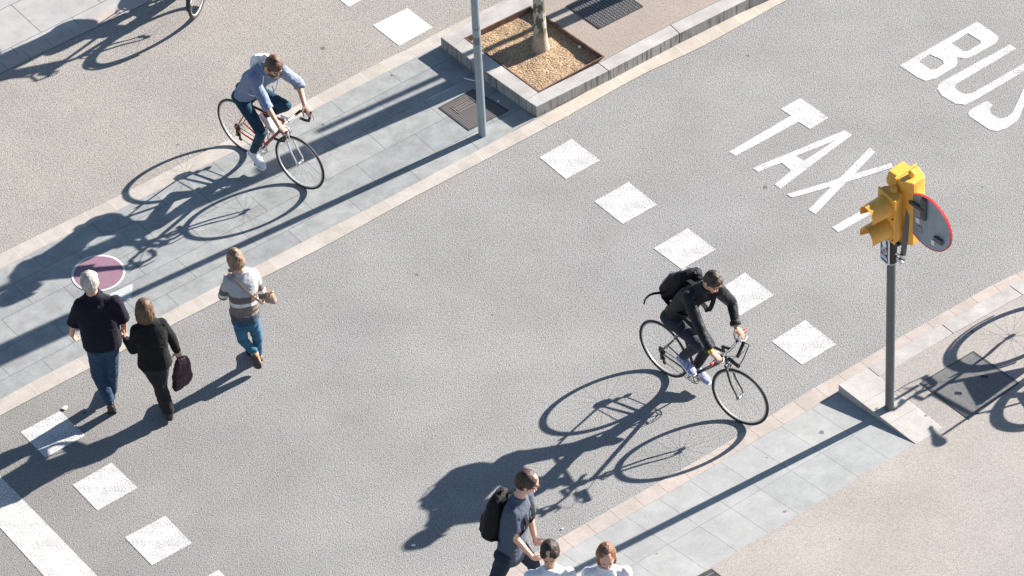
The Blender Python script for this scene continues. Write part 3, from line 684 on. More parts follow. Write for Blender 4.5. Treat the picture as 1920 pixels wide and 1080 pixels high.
# ---- traffic signal on the right
sb = W(1668, 764, ZS+.003); tl = empty('traffic_light', sb, 'yellow traffic signals on a dark grey pole with the back of a round sign', 'traffic light')
Z1 = V((0, 0, 1))
part('shaft', MB().rod((0, 0, 0), (0, 0, 2.42), .0465, .0455, n=24), M['pole'], tl)
part('base_ring', MB().rod((0, 0, 0), (0, 0, .03), .053, .049, n=24), M['pole'], tl)
part('collar', MB().rod((0, 0, 2.03), (0, 0, 2.30), .056, n=24), M['black'], tl)
part('clamp_ring', MB().rod((0, 0, 2.015), (0, 0, 2.03), .05, n=24), M['alloy'], tl)
def signal(name, c, az, wd, h, lenses, visor_len, dz0, boxy, lab, dp=.17):
    """c: centre of the front face; az: facing"""
    f = azv(az); s_ = azv(az+90); hw = wd/2; root = bpy.data.objects.new(name, None); SC.collection.objects.link(root); root.parent = tl; root['label'] = lab
    foot = [(-hw, 0), (hw, 0), (hw, -.045), (hw*.62, -dp), (-hw*.62, -dp), (-hw, -.045)]
    zb = c.z-h/2
    mb = MB().prism([V((*(c+s_*a+f*b).xy, zb)) for a, b in foot], (0, 0, h))
    part('housing', mb, M['yellow'], root, smooth=False, bevel=.012)
    mb = MB().prism([V((*(c+s_*a+f*b).xy, zb-.004)) for a, b in ((-hw-.012, .002), (hw+.012, .002), (hw+.012, .024), (-hw-.012, .024))], (0, 0, h+.012))
    part('door', mb, M['yellow'], root, smooth=False, bevel=.006)
    cc = c-f*.07; part('cap', MB().path([V((*cc.xy, zb+h)), V((*cc.xy, zb+h+.012)), V((*cc.xy, zb+h+.02)), V((*cc.xy, zb+h+.05)), V((*cc.xy, zb+h+.062))], [.035, .035, .036, .033, .015], n=18), M['yellow'], root)
    n = lenses; R = min(hw*.92, h/n/2*.94)
    for i in range(n):
        lc = V((c.x, c.y, zb+h*(i+.5)/n))+f*.024
        mb = MB(); mb.rod(lc, lc+f*.012, R*.92, n=28); part('lens', mb, M['glass'], root)
        mb = MB(); vs = []; m = 22
        if boxy:
            prof = [(-1, -.75), (-1, .25), (-.72, .92), (.72, .92), (1, .25), (1, -.75)]
            prof2 = [(-1, .05), (-1, .35), (-.72, .92), (.72, .92), (1, .35), (1, .05)]
            outl = [(x*R*1.05, z*R*1.1) for x, z in prof]; outf = [(x*R*1.05, z*R*1.1) for x, z in prof2]
            A = [lc+s_*x+Z1*z for x, z in outl]; B = [lc+f*visor_len+s_*x+Z1*(z-.0) for x, z in outf]
            A2 = [lc+(p-lc)*.93 for p in A]; B2 = [lc+f*visor_len+(p-lc-f*visor_len)*.93 for p in B]
        else:
            A = []; B = []; A2 = []; B2 = []
            for k_ in range(m+1):
                a = radians(-52+284*k_/m); a2 = radians(-22+224*k_/m)
                A.append(lc+s_*cos(a)*R+Z1*sin(a)*R); B.append(lc+f*visor_len*(1)+s_*cos(a2)*R*.94+Z1*(sin(a2)*R*.94-.02))
                A2.append(lc+s_*cos(a)*R*.95+Z1*sin(a)*R*.95); B2.append(lc+f*visor_len+s_*cos(a2)*R*.89+Z1*(sin(a2)*R*.89-.02))
        q = len(A); fs = []
        for k_ in range(q-1):
            fs += [(k_, k_+1, q+k_+1, q+k_), (2*q+k_, 3*q+k_, 3*q+k_+1, 2*q+k_+1), (q+k_, q+k_+1, 3*q+k_+1, 3*q+k_)]
        fs += [(0, q, 3*q, 2*q), (q-1, 3*q-1, 4*q-1, 2*q-1)]
        mb.add(A+B+A2+B2, fs); part('visor', mb, M['yellow'], root, smooth=not boxy)
        for sx in (-1, 1): mb = MB().rod(lc+s_*sx*hw*.93+Z1*(-R*.8)-f*.005, lc+s_*sx*hw*.93+Z1*(-R*.8)+f*.012, .008, n=8); part('screw', mb, M['black'], root)
    return root
signal('pedestrian_signal', V((0, 0, 2.665))+azv(-149)*.05, -149, .25, .56, 2, .235, 0, False, 'lower two-lens signal with rounded visors', dp=.115)
signal('vehicle_signal', V((.18, .12, 2.65))+azv(131)*.04, 131, .275, .82, 3, .12, 0, True, 'taller three-lens signal turned away')
mb = MB().prism([V(p) for p in ((.03, -.02, 2.21), (.03, .03, 2.21), (.25, .17, 2.225), (.27, .12, 2.225))], (0, 0, .025)); part('bracket_arm', mb, M['pole'], tl, smooth=False)
part('bracket_arm', MB().rod((.14, .09, 2.21), (.14, .09, 2.3), .03, n=12), M['pole'], tl)
# sign disc
dcn = V((.33, -.175, 2.67)); nf = azv(40); sd_ = azv(-50); Rd = .31
ds = bpy.data.objects.new('round_sign', None); SC.collection.objects.link(ds); ds.parent = tl; ds['label'] = 'round sign seen from its grey back'
mb = MB(); m = 48
ring = lambda R, off: [dcn+(sd_*cos(2*pi*i/m)+Z1*sin(2*pi*i/m))*R+nf*off for i in range(m)]
A = ring(Rd, 0); mb.add([dcn]+A, [(0, (i+1) % m+1, i+1) for i in range(m)]); part('sign_back', mb, M['signgrey'], ds, smooth=False)
mb = MB(); vs = ring(Rd, -.001)+ring(Rd+.009, -.004)+ring(Rd+.011, .022)+ring(Rd, .024); mb.add(vs, [(k_*m+i, k_*m+(i+1) % m, (k_+1)*m+(i+1) % m, (k_+1)*m+i) for k_ in range(3) for i in range(m)]); part('rim', mb, M['signred'], ds)
mb = MB(); vs = ring(Rd, .023); mb.add([dcn+nf*.023]+vs, [(0, i+1, (i+1) % m+1) for i in range(m)]); part('sign_face', mb, M['white'], ds, smooth=False)
for (a, b, w_, h_, mt, nm) in ((-.035, .17, .032, .13, 'pole', 'sign_clip'), (.17, -.11, .055, .028, 'pole', 'sign_clip'), (-.10, -.15, .026, .045, 'signgrey', 'sign_clip'), (-.125, -.045, .026, .03, 'white', 'sticker'), (.085, -.20, .02, .032, 'white', 'sticker')):
    c = dcn+sd_*a+Z1*b-nf*(.02 if mt == 'pole' else .006)
    part(nm, MB().box(c, (w_, .014 if mt == 'pole' else .003, h_), (sd_, nf, Z1)), M[mt], ds, smooth=False)
bt = V((.10, -.03, 2.32))
part('sign_bracket', MB().prism([V(p) for p in ((.075, -.03, 2.05), (.12, -.04, 2.05), (.19, -.012, 2.84), (.15, -.0, 2.84))], nf*.02), M['pole'], tl, smooth=False)
pA = V((.17, -.01, 2.82)); pB = dcn+sd_*(-.02)+Z1*.16-nf*.03
part('sign_bracket', MB().box((pA+pB)/2, ((pB-pA).length/2, .012, .02), ((pB-pA).normalized(), nf, Z1)), M['pole'], tl, smooth=False)
part('clamp', MB().rod((.03, -.03, 2.16), (.13, -.06, 2.11), .014, n=8), M['alloy'], tl)
part('clamp', MB().rod((.05, -.03, 2.10), (.1, -.07, 2.05), .02, n=8), M['alloy'], tl)
# push-button notice
nf2 = azv(-149); s2 = azv(-59); nc = nf2*.075+V((0, 0, 2.225))
pn = bpy.data.objects.new('notice_plate', None); SC.collection.objects.link(pn); pn.parent = tl
def rrect(c, w_, h_, r_, s_, off, n=5):
    P = []
    for cx, cz, a0 in ((w_-r_, h_-r_, 0), (-w_+r_, h_-r_, 90), (-w_+r_, -h_+r_, 180), (w_-r_, -h_+r_, 270)):
        for k_ in range(n+1): a = radians(a0+90*k_/n); P.append(c+s_*(cx+r_*cos(a))+Z1*(cz+r_*sin(a))+nf2*off)
    return P
mb = MB().prism(rrect(nc, .072, .17, .03, s2, 0), nf2*.012); part('plate', mb, M['white'], pn, smooth=False)
mb = MB().prism(rrect(nc, .058, .152, .022, s2, .0125), nf2*.002); part('panel', mb, M['signblue'], pn, smooth=False)
mb = MB().prism(rrect(nc+Z1*.08, .033, .04, .02, s2, .0146), nf2*.002); mb.prism(rrect(nc+Z1*.125+s2*.01, .018, .014, .01, s2, .0148), nf2*.002); part('pictogram', mb, M['white'], pn, smooth=False)
mb = MB(); mb.rod(nc-Z1*.01+nf2*.0145, nc-Z1*.01+nf2*.0165, .048, n=24); part('pictogram', mb, simple('pict_grey', (.45, .46, .48), .5), pn)
mb = MB(); mb.rod(nc-Z1*.01+nf2*.017, nc-Z1*.01+nf2*.019, .018, n=16); part('button_mark', mb, M['signred'], pn)
mb = MB()
for k_ in range(6): mb.prism(rrect(nc-Z1*.105+s2*(-.042+.0168*k_), .0055, .016, .002, s2, .0146), nf2*.002)
mb.prism(rrect(nc-Z1*.078, .046, .004, .001, s2, .0146), nf2*.002); part('lettering', mb, M['white'], pn, smooth=False)
# ================================================================== BICYCLES
X1, Y1 = V((1, 0, 0)), V((0, 1, 0))
def bicycle(label, rear, front, R, frame_mat, bar, steer, crank, fork_mat, lean=0, fenders=False, rider_col=None, basket=False, group=None, tyre=.0145, guard=False):
    """rear, front: hub points of the two wheels in the place; built in local axes x ahead, y left, z up"""
    d = V(front)-V(rear); wb = d.xy.length; az = atan2(d.y, d.x)
    root = empty('bicycle', V((rear[0], rear[1], rear[2]-R)), label, 'bicycle', group, rz=az)
    root.rotation_euler = (lean, 0, az)
    A = V((0, 0, R)); F = V((wb, 0, R)); BBp = V((.415*wb/1.0+.0, 0, .275))
    th = radians(72); axd = V((-cos(th), 0, sin(th))); ap = F-V((.047, 0, 0))
    def onax(z): return ap+axd*((z-R)/axd.z)
    HL, HT = onax(.74), onax(.845 if bar == 'drop' else .875 if bar != 'step' else .93); CR = onax(.705)
    ST = BBp+V((-.155, 0, .50)); SD = BBp+V((-.215, 0, .68))
    ms = Matrix.Translation(ap) @ Matrix.Rotation(steer, 4, axd) @ Matrix.Translation(-ap)
    def wheel(c, mat4, sprocket):
        piv = mat4 @ c
        w_ = bpy.data.objects.new('wheel', None); SC.collection.objects.link(w_); w_.parent = root; w_.location = piv
        w_.rotation_mode = 'QUATERNION'; w_.rotation_quaternion = mat4.to_quaternion()
        part('tyre', MB().torus((0, 0, 0), R-tyre, tyre, n=64, k=8), M['rubber'], w_)
        part('rim', MB().torus((0, 0, 0), R-2*tyre-.007, .0085, n=64, k=8, rz=.0085), M['rimsil'], w_)
        mb = MB(); n = 28
        for i in range(n):
            a = 2*pi*i/n; b = a+(.42 if i % 4 < 2 else -.42); sd = .028 if i % 2 else -.028
            mb.rod((cos(b)*.021, sd, sin(b)*.021), (cos(a)*(R-.05), 0, sin(a)*(R-.05)), .0008, n=4)
        part('spokes', mb, M['spoke'], w_)
        part('hub', MB().path([(0, -.055, 0), (0, -.045, 0), (0, -.03, 0), (0, -.026, 0), (0, 0, 0), (0, .026, 0), (0, .03, 0), (0, .055, 0)], [.006, .012, .022, .015, .013, .015, .022, .008], n=12), M['alloy'], w_)
        if sprocket: part('sprockets', MB().path([(0, -.03, 0), (0, -.031, 0), (0, -.05, 0), (0, -.052, 0)], [.01, .050, .028, .01], n=24), M['iron'], w_)
    I4 = Matrix.Identity(4); wheel(A, I4, True); wheel(F, ms, False)
    fm = M[frame_mat]; mb = MB(); T = .0165
    if bar == 'step':
        mb.rod(HL+axd*.02, BBp, .021, n=12); mb.rod(HT-axd*.06, BBp.lerp(ST, .55), .017, n=12)
    else:
        mb.rod(HL+axd*.02, BBp, T+.002, n=12); mb.rod(HT-axd*.025, ST-V((0, 0, .02)), T-.002, n=12)
    mb.rod(BBp, ST, T-.001, n=12); mb.rod(HL, HT, .0185, n=14); mb.rod(BBp-Y1*.035, BBp+Y1*.035, .022, n=14)
    for s in (-1, 1):
        mb.path([BBp+Y1*.02*s, BBp.lerp(A, .25)+Y1*.035*s, A+Y1*.062*s], [.012, .011, .007], n=8)
        mb.path([ST+Y1*.012*s+V((0, 0, -.03)), ST.lerp(A, .35)+Y1*.03*s, A+Y1*.062*s], .0075, n=8)
    mb.rod(A-Y1*.066, A+Y1*.066, .009, n=8)
    part('frame', mb, fm, root)
    part('seat_post', MB().rod(ST-V((0, 0, .02)), SD-V((0, 0, .02)), .0135, n=12), M['alloy'], root)
    mb = MB(); sl = []
    for x_, hw, hz in ((-.15, .03, .01), (-.13, .062, .02), (-.08, .072, .02), (-.02, .045, .015), (.05, .024, .012), (.12, .018, .01), (.135, .008, .006)):
        sl.append((SD+V((x_+.03, 0, .015)), Y1, V((0, 0, 1)), hw, hz))
    mb.loft(sl, None, n=14, ex=2.2); part('saddle', mb, M['black'], root)
    # fork, turned with the bars
    fk = MB(); tip = F
    for s in (-1, 1):
        fk.path([ms @ p for p in (CR+Y1*.035*s-axd*.0, CR.lerp(tip, .55)+Y1*.048*s+V((-.012, 0, 0)), tip+V((-.012, 0, .05))+Y1*.052*s, tip+Y1*.055*s)], [.013, .011, .008, .007], n=8)
    fk.rod(ms @ (CR-Y1*.04), ms @ (CR+Y1*.04), .016, n=10); fk.rod(ms @ CR, ms @ HL, .017, n=10)
    part('fork', fk, M[fork_mat], root)
    br = MB(); cb = ms @ (CR+V((.03, 0, -.02)))
    for s in (-1, 1): br.path([ms @ (CR+V((.035, 0, .03))), ms @ (CR+V((.035, .045*s, .0))), ms @ (CR+V((.025, .03*s, -.06)))], .007, n=6)
    part('front_brake', br, M['alloy'], root)
    rb = ST.lerp(A, .33); br = MB()
    for s in (-1, 1): br.path([rb+V((.01, 0, .05)), rb+V((.0, .045*s, .02)), rb+V((-.02, .03*s, -.04))], .007, n=6)
    part('rear_brake', br, M['alloy'], root)
    hb = bpy.data.objects.new('handlebar', None); SC.collection.objects.link(hb); hb.parent = root
    if bar == 'drop':
        top = HT+axd*.03; st = top+V((.115, 0, .01))
        mb = MB().path([ms @ p for p in (HT-axd*.01, top, st)], [.015, .016, .013], n=10); mb.rod(ms @ (st-Y1*.03), ms @ (st+Y1*.03), .02, n=10); part('stem', mb, M['alloy'], hb)
        part('bar_centre', MB().rod(ms @ (st-Y1*.11), ms @ (st+Y1*.11), .0125, n=10), M['alloy'], hb)
        for s in (-1, 1):
            pts = [st+Y1*.10*s, st+Y1*.175*s, st+V((.03, .2*s, 0)), st+V((.08, .205*s, -.01)), st+V((.105, .205*s, -.06)), st+V((.085, .207*s, -.115)), st+V((.03, .21*s, -.135)), st+V((-.04, .212*s, -.14))]
            part('drop', MB().path([ms @ p for p in pts], .0155, n=10), M['black'], hb)
            h0 = st+V((.085, .205*s, .0)); part('brake_hood', MB().path([ms @ p for p in (h0+V((-.02, 0, -.01)), h0+V((.03, 0, .015)), h0+V((.055, 0, .04)))], [.016, .018, .011], n=10), M['black'], hb)
            part('brake_lever', MB().path([ms @ p for p in (h0+V((.05, 0, .02)), h0+V((.075, 0, -.03)), h0+V((.065, .01*s, -.09)))], [.009, .008, .006], n=6), M['alloy'], hb)
            part('cable', MB().path([ms @ (h0+V((.05, 0, .035))), ms @ (h0+V((.08, -.05*s, .09))), ms @ (h0+V((.05, -.13*s, .05))), ms @ (st+V((-.02, .0, -.03)))], .0028, n=5), M['alloy'], hb)
        grips = [ms @ (st+V((.10, .205*s, .02))) for s in (-1, 1)]
    elif bar == 'flat':
        top = HT+axd*.035; st = top+V((.105, 0, .02)); hw = .29
        mb = MB().path([ms @ p for p in (HT-axd*.01, top, st)], [.016, .017, .015], n=10); part('stem', mb, M['black'], hb)
        pts = [st+V((-.03, -hw, .01)), st+V((-.01, -.12, .01)), st, st+V((-.01, .12, .01)), st+V((-.03, hw, .01))]
        part('bar', MB().path([ms @ p for p in pts], .0125, n=10), M['frameblk'], hb)
        for s in (-1, 1):
            g0, g1 = st+V((-.016, .16*s, .01)), st+V((-.03, hw*s, .01))
            part('grip', MB().rod(ms @ g0, ms @ g1, .0165, n=12), M['black'], hb)
            part('bar_end_plug', MB().rod(ms @ g1, ms @ (g1+Y1*.028*s), .0165, n=12), M['signred'], hb)
            part('brake_lever', MB().path([ms @ (g0+V((.02, -.01*s, -.01))), ms @ (g0+V((.055, .03*s, -.02))), ms @ (g1+V((.05, -.02*s, -.03)))], [.009, .008, .006], n=6), M['alloy'], hb)
            part('shifter', MB().box(ms @ (g0+V((.012, -.02*s, .012))), (.022, .018, .014)), M['alloy'], hb, smooth=False, bevel=.004)
            part('cable', MB().path([ms @ (g0+V((.03, -.02*s, 0))), ms @ (st+V((.14, .07*s, .03))), ms @ (st+V((.10, 0, -.04))), ms @ HL], .003, n=5), M['black'], hb)
        # foam-padded front loop held out from the stem
        a0, a1, a2, a3 = st+V((.02, -.03, -.04)), st+V((.13, -.11, -.05)), st+V((.20, .10, .04)), st+V((.06, .12, .02))
        part('loop_pad', MB().rod(ms @ (st+V((.0, -.04, -.10))), ms @ (st+V((.16, -.10, -.08))), .021, n=12), M['black'], hb)
        part('loop_pad', MB().rod(ms @ (st+V((.09, -.02, -.05))), ms @ (st+V((.07, .12, .03))), .018, n=12), M['black'], hb)
        part('loop_rod', MB().path([ms @ (st+V((.155, -.11, -.10))), ms @ (st+V((.17, -.03, -.02))), ms @ (st+V((.15, .10, .06))), ms @ (st+V((.05, .13, .03)))], .006, n=6), M['black'], hb)
        grips = [ms @ (st+V((-.022, .215*s, .02))) for s in (-1, 1)]
    else:
        top = HT+axd*.10; st = top+V((.04, 0, .02))
        part('stem', MB().path([ms @ p for p in (HT-axd*.01, top, st)], .014, n=10), M['alloy'], hb)
        part('bar', MB().path([ms @ p for p in (st+V((-.26, -.27, .06)), st+V((-.12, -.26, .06)), st+V((-.0, -.14, .04)), st, st+V((0, .14, .04)), st+V((-.12, .26, .06)), st+V((-.26, .27, .06)))], .012, n=10), M['alloy'], hb)
        for s in (-1, 1):
            part('grip', MB().rod(ms @ (st+V((-.26, .27*s, .06))), ms @ (st+V((-.14, .262*s, .06))), .0175, n=12), M['black'], hb)
            part('brake_lever', MB().path([ms @ (st+V((-.09, .24*s, .05))), ms @ (st+V((-.12, .28*s, .02))), ms @ (st+V((-.2, .30*s, .03)))], .007, n=6), M['alloy'], hb)
        grips = [ms @ (st+V((-.2, .27*s, .075))) for s in (-1, 1)]
    # crankset
    cs = bpy.data.objects.new('crankset', None); SC.collection.objects.link(cs); cs.parent = root
    mb = MB().torus(BBp+V((0, -.045, 0)), .090, .004, n=36, k=6, rz=.003); mb.torus(BBp+V((0, -.040, 0)), .068, .004, n=30, k=6)
    for i in range(5): a = crank+2*pi*i/5; mb.rod(BBp+V((0, -.045, 0)), BBp+V((cos(a)*.088, -.045, sin(a)*.088)), .006, n=6)
    part('chainring', mb, M['alloy' if bar == 'drop' else 'iron'], cs)
    ped = {}
    for s, a in ((-1, crank), (1, crank+pi)):
        e = BBp+V((cos(a)*.17, .07*s, sin(a)*.17)); part('crank_arm', MB().rod(BBp+Y1*.062*s, e, .010, .008, n=8), M['alloy'], cs)
        part('pedal', MB().box(e+Y1*.055*s, (.045, .042, .011)), M['black'], cs, smooth=False, bevel=.004); ped[s] = e+Y1*.055*s
    q = BBp+V((0, -.045, 0)); r_ = A+V((0, -.045, 0))
    part('chain', MB().path([q+V((0, 0, .092)), r_+V((0, 0, .036)), r_+V((-.036, 0, 0)), r_+V((0, 0, -.036)), r_+V((.03, 0, -.075)), r_+V((.045, 0, -.12)), q+V((0, 0, -.092)), q+V((.092, 0, 0))], .0042, n=5, closed=True), M['iron'], root)
    mb = MB(); mb.box(r_+V((.02, -.012, -.05)), (.012, .012, .04)); mb.rod(r_+V((.03, 0, -.07)), r_+V((.045, 0, -.13)), .012, n=8)
    for p in (V((.03, 0, -.075)), V((.045, 0, -.13))): mb.rod(r_+p-Y1*.006, r_+p+Y1*.006, .023, n=12)
    part('rear_derailleur', mb, M['black'], root)
    if bar == 'drop':
        part('bottle_cage', MB().path([BBp+V((.07, 0, .12)), BBp+V((.05, .035, .16)), BBp+V((.1, .035, .26)), BBp+V((.15, 0, .24)), BBp+V((.1, -.035, .26)), BBp+V((.05, -.035, .16))], .003, n=5, closed=True), M['iron'], root)
    if fenders:
        for c, mt, a0, a1 in ((A, I4, 20, 215), (F, ms, -5, 165)):
            mb = MB(); n = 26; vs = []
            for i in range(n+1):
                a = radians(a0+(a1-a0)*i/n)
                for w_, rr in ((-.026, R+.008), (-.016, R+.022), (.016, R+.022), (.026, R+.008)): vs.append(mt @ (c+V((cos(a)*rr, w_, sin(a)*rr))))
            mb.add(vs, [(4*i+k_, 4*i+k_+1, 4*i+k_+5, 4*i+k_+4) for i in range(n) for k_ in range(3)]); part('mudguard', mb, M['black'], root)
        mb = MB(); n = 18 if guard else 2; vs = []
        for i in range(n+1):
            a = radians(35+(130 if guard else 8)*i/n)
            for rr in (.13, R+.004): vs.append(A+V((cos(a)*rr, .04, sin(a)*rr)))
        for i in range(n+1):
            a = radians(35+(130 if guard else 8)*i/n)
            for rr in (.13, R+.004): vs.append(A+V((cos(a)*rr, -.04, sin(a)*rr)))
        k_ = 2*(n+1); fs = [(2*i, 2*i+1, 2*i+3, 2*i+2) for i in range(n)]+[(k_+2*i, k_+2*i+2, k_+2*i+3, k_+2*i+1) for i in range(n)]
        mb.add(vs, fs); part('skirt_guard' if guard else 'mudguard_stay', mb, M['black'], root)
        mb = MB(); z = R+.1
        for s in (-1, 1): mb.rod((-.22, .06*s, R+.07), (.2, .06*s, R+.09), .006, n=6); mb.rod((-.1, .06*s, R+.07), A+Y1*.06*s, .005, n=6)
        for x_ in (-.2, -.1, 0, .1): mb.rod((x_, -.06, R+.075), (x_, .06, R+.075), .005, n=6)
        part('rear_rack', mb, M['iron'], root)
    if basket:
        mb = MB(); c = ms @ (onax(.93)+V((.2, 0, 0)))
        for z in (-.1, -.03, .04, .11):
            k_ = .13+.03*(z+.1)/.2; mb.path([c+V((-k_, -k_*1.3, z)), c+V((k_, -k_*1.3, z)), c+V((k_, k_*1.3, z)), c+V((-k_, k_*1.3, z))], .004, n=5, closed=True)
        for i in range(16):
            a = 2*pi*i/16; x_, y_ = max(-1, min(1, 1.3*cos(a))), max(-1, min(1, 1.3*sin(a))); mb.rod(c+V((x_*.13, y_*.169, -.1)), c+V((x_*.16, y_*.208, .11)), .003, n=4)
        for i in range(5): mb.rod(c+V((-.13, -.14+.07*i, -.1)), c+V((.13, -.14+.07*i, -.1)), .003, n=4)
        part('basket', mb, M['iron'], root)
    bpy.context.view_layer.update(); mw = root.matrix_world.copy()
    if 'matrix' : mw = Matrix.Translation(root.location) @ root.rotation_euler.to_matrix().to_4x4()
    return dict(root=root, mw=mw, ped={s: mw @ p for s, p in ped.items()}, grip=[mw @ p for p in grips], saddle=mw @ (SD+V((0, 0, .03))), az=az, R3=mw.to_3x3())

# ================================================================== PEOPLE
def remesh(name, mb, voxel, smooth, mat, parent=None, rel=None, wr=0, wsc=9, cuts=None, zs=1.0, seed=0):
    """fuse overlapping shapes into one continuous skin"""
    me = mb.mesh(name, True, rel); o = bpy.data.objects.new(name, me); SC.collection.objects.link(o)
    r = o.modifiers.new('r', 'REMESH'); r.mode = 'VOXEL'; r.voxel_size = voxel
    if smooth: s = o.modifiers.new('s', 'SMOOTH'); s.iterations = smooth; s.factor = .5
    dg = bpy.context.evaluated_depsgraph_get(); dg.update()
    m2 = bpy.data.meshes.new_from_object(o.evaluated_get(dg)); m2.name = name
    bpy.data.objects.remove(o, do_unlink=True); bpy.data.meshes.remove(me)
    if wr:
        sd = V((seed*3.1, seed*1.7, 0)); nrm = [v_.normal.copy() for v_ in m2.vertices]
        for v_, n_ in zip(m2.vertices, nrm):
            p = V((v_.co.x, v_.co.y, v_.co.z*zs)); a = noise.noise(p*wsc+sd)+.55*(1-2*abs(noise.noise(p*wsc*2.1+sd)))*1.0
            v_.co += n_*a*wr
    m2.shade_smooth()
    o = obj(name, m2, mat, parent); return o
def ik(a, b, l1, l2, bend):
    a, b = V(a), V(b); d = b-a; L = min(d.length, (l1+l2)*.999); u = d.normalized()
    x = (l1*l1-l2*l2+L*L)/(2*L); h = sqrt(max(l1*l1-x*x, 0)); bd = V(bend); bd = (bd-u*bd.dot(u)).normalized()
    return a+u*x+bd*h
def hand(mb, w_, d, nrm, th, curl=.5, size=1.0, spread=.04):
    """w_: wrist; d: wrist->knuckles; nrm: palm side; th: towards the thumb side"""
    d = V(d).normalized(); nrm = V(nrm); nrm = (nrm-d*nrm.dot(d)).normalized(); t = d.cross(nrm); t = t if t.dot(V(th)) > 0 else -t
    s = size; kn = w_+d*.085*s
    mb.ell(w_+d*.045*s, (.040*s, .050*s, .016*s), (t, d, nrm), n=12); mb.ell(kn-d*.012*s, (.041*s, .022*s, .0145*s), (t, d, nrm), n=12)
    for k, (off, L, r) in enumerate(((.029, .070, .0090), (.010, .078, .0092), (-.010, .073, .0088), (-.028, .058, .0080))):
        p = kn+t*off*s-d*.006*s*abs(k-1); dr = (d+t*(off*spread*20)*.05).normalized(); a = 0
        for seg in (.44, .31, .25):
            a += curl*(.75 if seg > .4 else 1.0); q = p+(dr*cos(a)+nrm*sin(a))*L*seg*s; mb.cap(p, q, r*s, r*.93*s, 8); p = q
    p = w_+d*.022*s+t*.030*s; a1 = (d*.65+t*.75+nrm*.25).normalized(); q = p+a1*.042*s; mb.cap(p, q, .0135*s, .011*s, 8)
    a2 = (d*.9+t*.25+nrm*(.3+curl*.5)).normalized(); q2 = q+a2*.030*s; mb.cap(q, q2, .0108*s, .0098*s, 8); mb.cap(q2, q2+(a2+nrm*.3*curl).normalized()*.024*s, .0098*s, .0085*s, 8)
def person(label, base, J, S, bike=None):
    """J: joints in the place (pelvis, neck, head, s/e/w/h/k/a/t with L/R); S: style"""
    base = V(base); g_ = {k: V(p) for k, p in J.items() if k[0] != '_'}
    face = V(S['face']).normalized(); hu = V(S.get('hup', (0, 0, 1))); hu = (hu-face*hu.dot(face)).normalized(); hr = face.cross(hu)  # right of the head
    hc = g_['head']; f_ = S.get('fat', 1.0)
    side = (g_['sR']-g_['sL']).normalized(); hside = (g_['hR']-g_['hL']).normalized()
    P0 = (g_['hR']+g_['hL'])/2; N0 = g_['neck']; upv = (N0-P0).normalized(); fwd = upv.cross(side).normalized(); hf = V((0, 0, 1)).cross(hside).normalized()
    if S.get('bent'): hf = (hf*.7+upv.cross(hside)*.3).normalized()
    SM = (g_['sR']+g_['sL'])/2; sw = (g_['sR']-g_['sL']).length/2
    # ---- body, one continuous surface
    mb = MB(); hs_ = S.get('hs', 1.0)
    mb.ell(hc+hu*.012, (.072*hs_, .092*hs_, .112*hs_), (hr, face, hu), n=20); mb.ell(hc+face*.028-hu*.052, (.052*hs_, .058*hs_, .062*hs_), (hr, face, hu), n=16)
    mb.cap(hc+face*.088*hs_+hu*.012, hc+face*.106*hs_-hu*.022, .008, .013, 8)              # nose
    mb.ell(hc+face*.086*hs_-hu*.062, (.022, .012, .007), (hr, face, hu), n=8); mb.ell(hc+face*.075*hs_-hu*.10, (.022, .02, .016), (hr, face, hu), n=8)
    mb.ell(hc+face*.082*hs_+hu*.032, (.052, .012, .010), (hr, face, hu), n=10)                # brow
    for s in (-1, 1): mb.ell(hc+hr*.076*s*hs_-face*.006-hu*.008, (.010, .020, .030), (hr, face, hu), n=10)
    mb.cap(hc-hu*.06-face*.012, N0-upv*.03, .052*f_, .060*f_, 14)
    for s in 'LR': mb.cap(g_['s'+s]-upv*.01, N0-upv*.055, .045, .052, 10)
    def spine(t, back=S.get('arch', 0)):
        return P0*(1-t)**2+((P0+N0)/2-fwd*back)*2*t*(1-t)+N0*t*t
    def torso(mb, k, t0, t1, prof):
        secs = []
        for t, hw, hd, fo in prof:
            if t < t0-1e-6 or t > t1+1e-6: continue
            tt = max(0, min(1, t)); c = spine(tt) if t >= 0 else P0+V((0, 0, -1))*(-t)*(N0-P0).length*(0 if S.get('bent') else 1)+( -upv*(-t)*.3 if S.get('bent') else V((0, 0, 0)))
            sv = hside.lerp(side, tt).normalized(); fv = hf.lerp(fwd, tt).normalized(); secs.append((c+fv*fo, sv, fv, hw*k, hd*k))
        mb.loft(secs, None)
    W_ = S.get('w', (.17, .15, .165, .17)); D_ = S.get('d', (.115, .105, .12, .10)); hem = S.get('hem', -.10)
    prof = [(hem, W_[0]*1.02, D_[0]*1.05, 0), (0, W_[0], D_[0], 0), (.28, W_[1], D_[1], 0), (.6, W_[2], D_[2], .0), (.82, W_[3], D_[3], 0), (.93, W_[3]*.78, D_[3]*.72, -.004), (1.0, .085, .07, -.006)]
    torso(mb, .90, -.2, 1.0, prof)
    arms = {}
    for s in 'LR':
        a, e, w_ = g_['s'+s], g_['e'+s], g_['w'+s]
        mb.cap(a, e, .047*f_, .038*f_, 12); mb.cap(e, w_, .038*f_, .025*f_, 12)
        h = g_['h'+s]; k = g_['k'+s]; n_ = g_['a'+s]
        mb.cap(h, k, .075*f_, .052*f_, 12); mb.cap(k, n_, .050*f_, .034, 12); mb.cap(n_-V((0, 0, .015)), n_.lerp(g_['t'+s], .3), .030, .022, 10)
        hd_ = S['hand'+s]; hand(mb, w_, hd_[0], hd_[1], hd_[2], hd_[3], S.get('hsz', 1.0))
    body = remesh('person', mb, .0062, 2, M[S.get('skin', 'skin')], None, rel=base); body.location = base
    tag(body, label, 'person', S.get('group'))
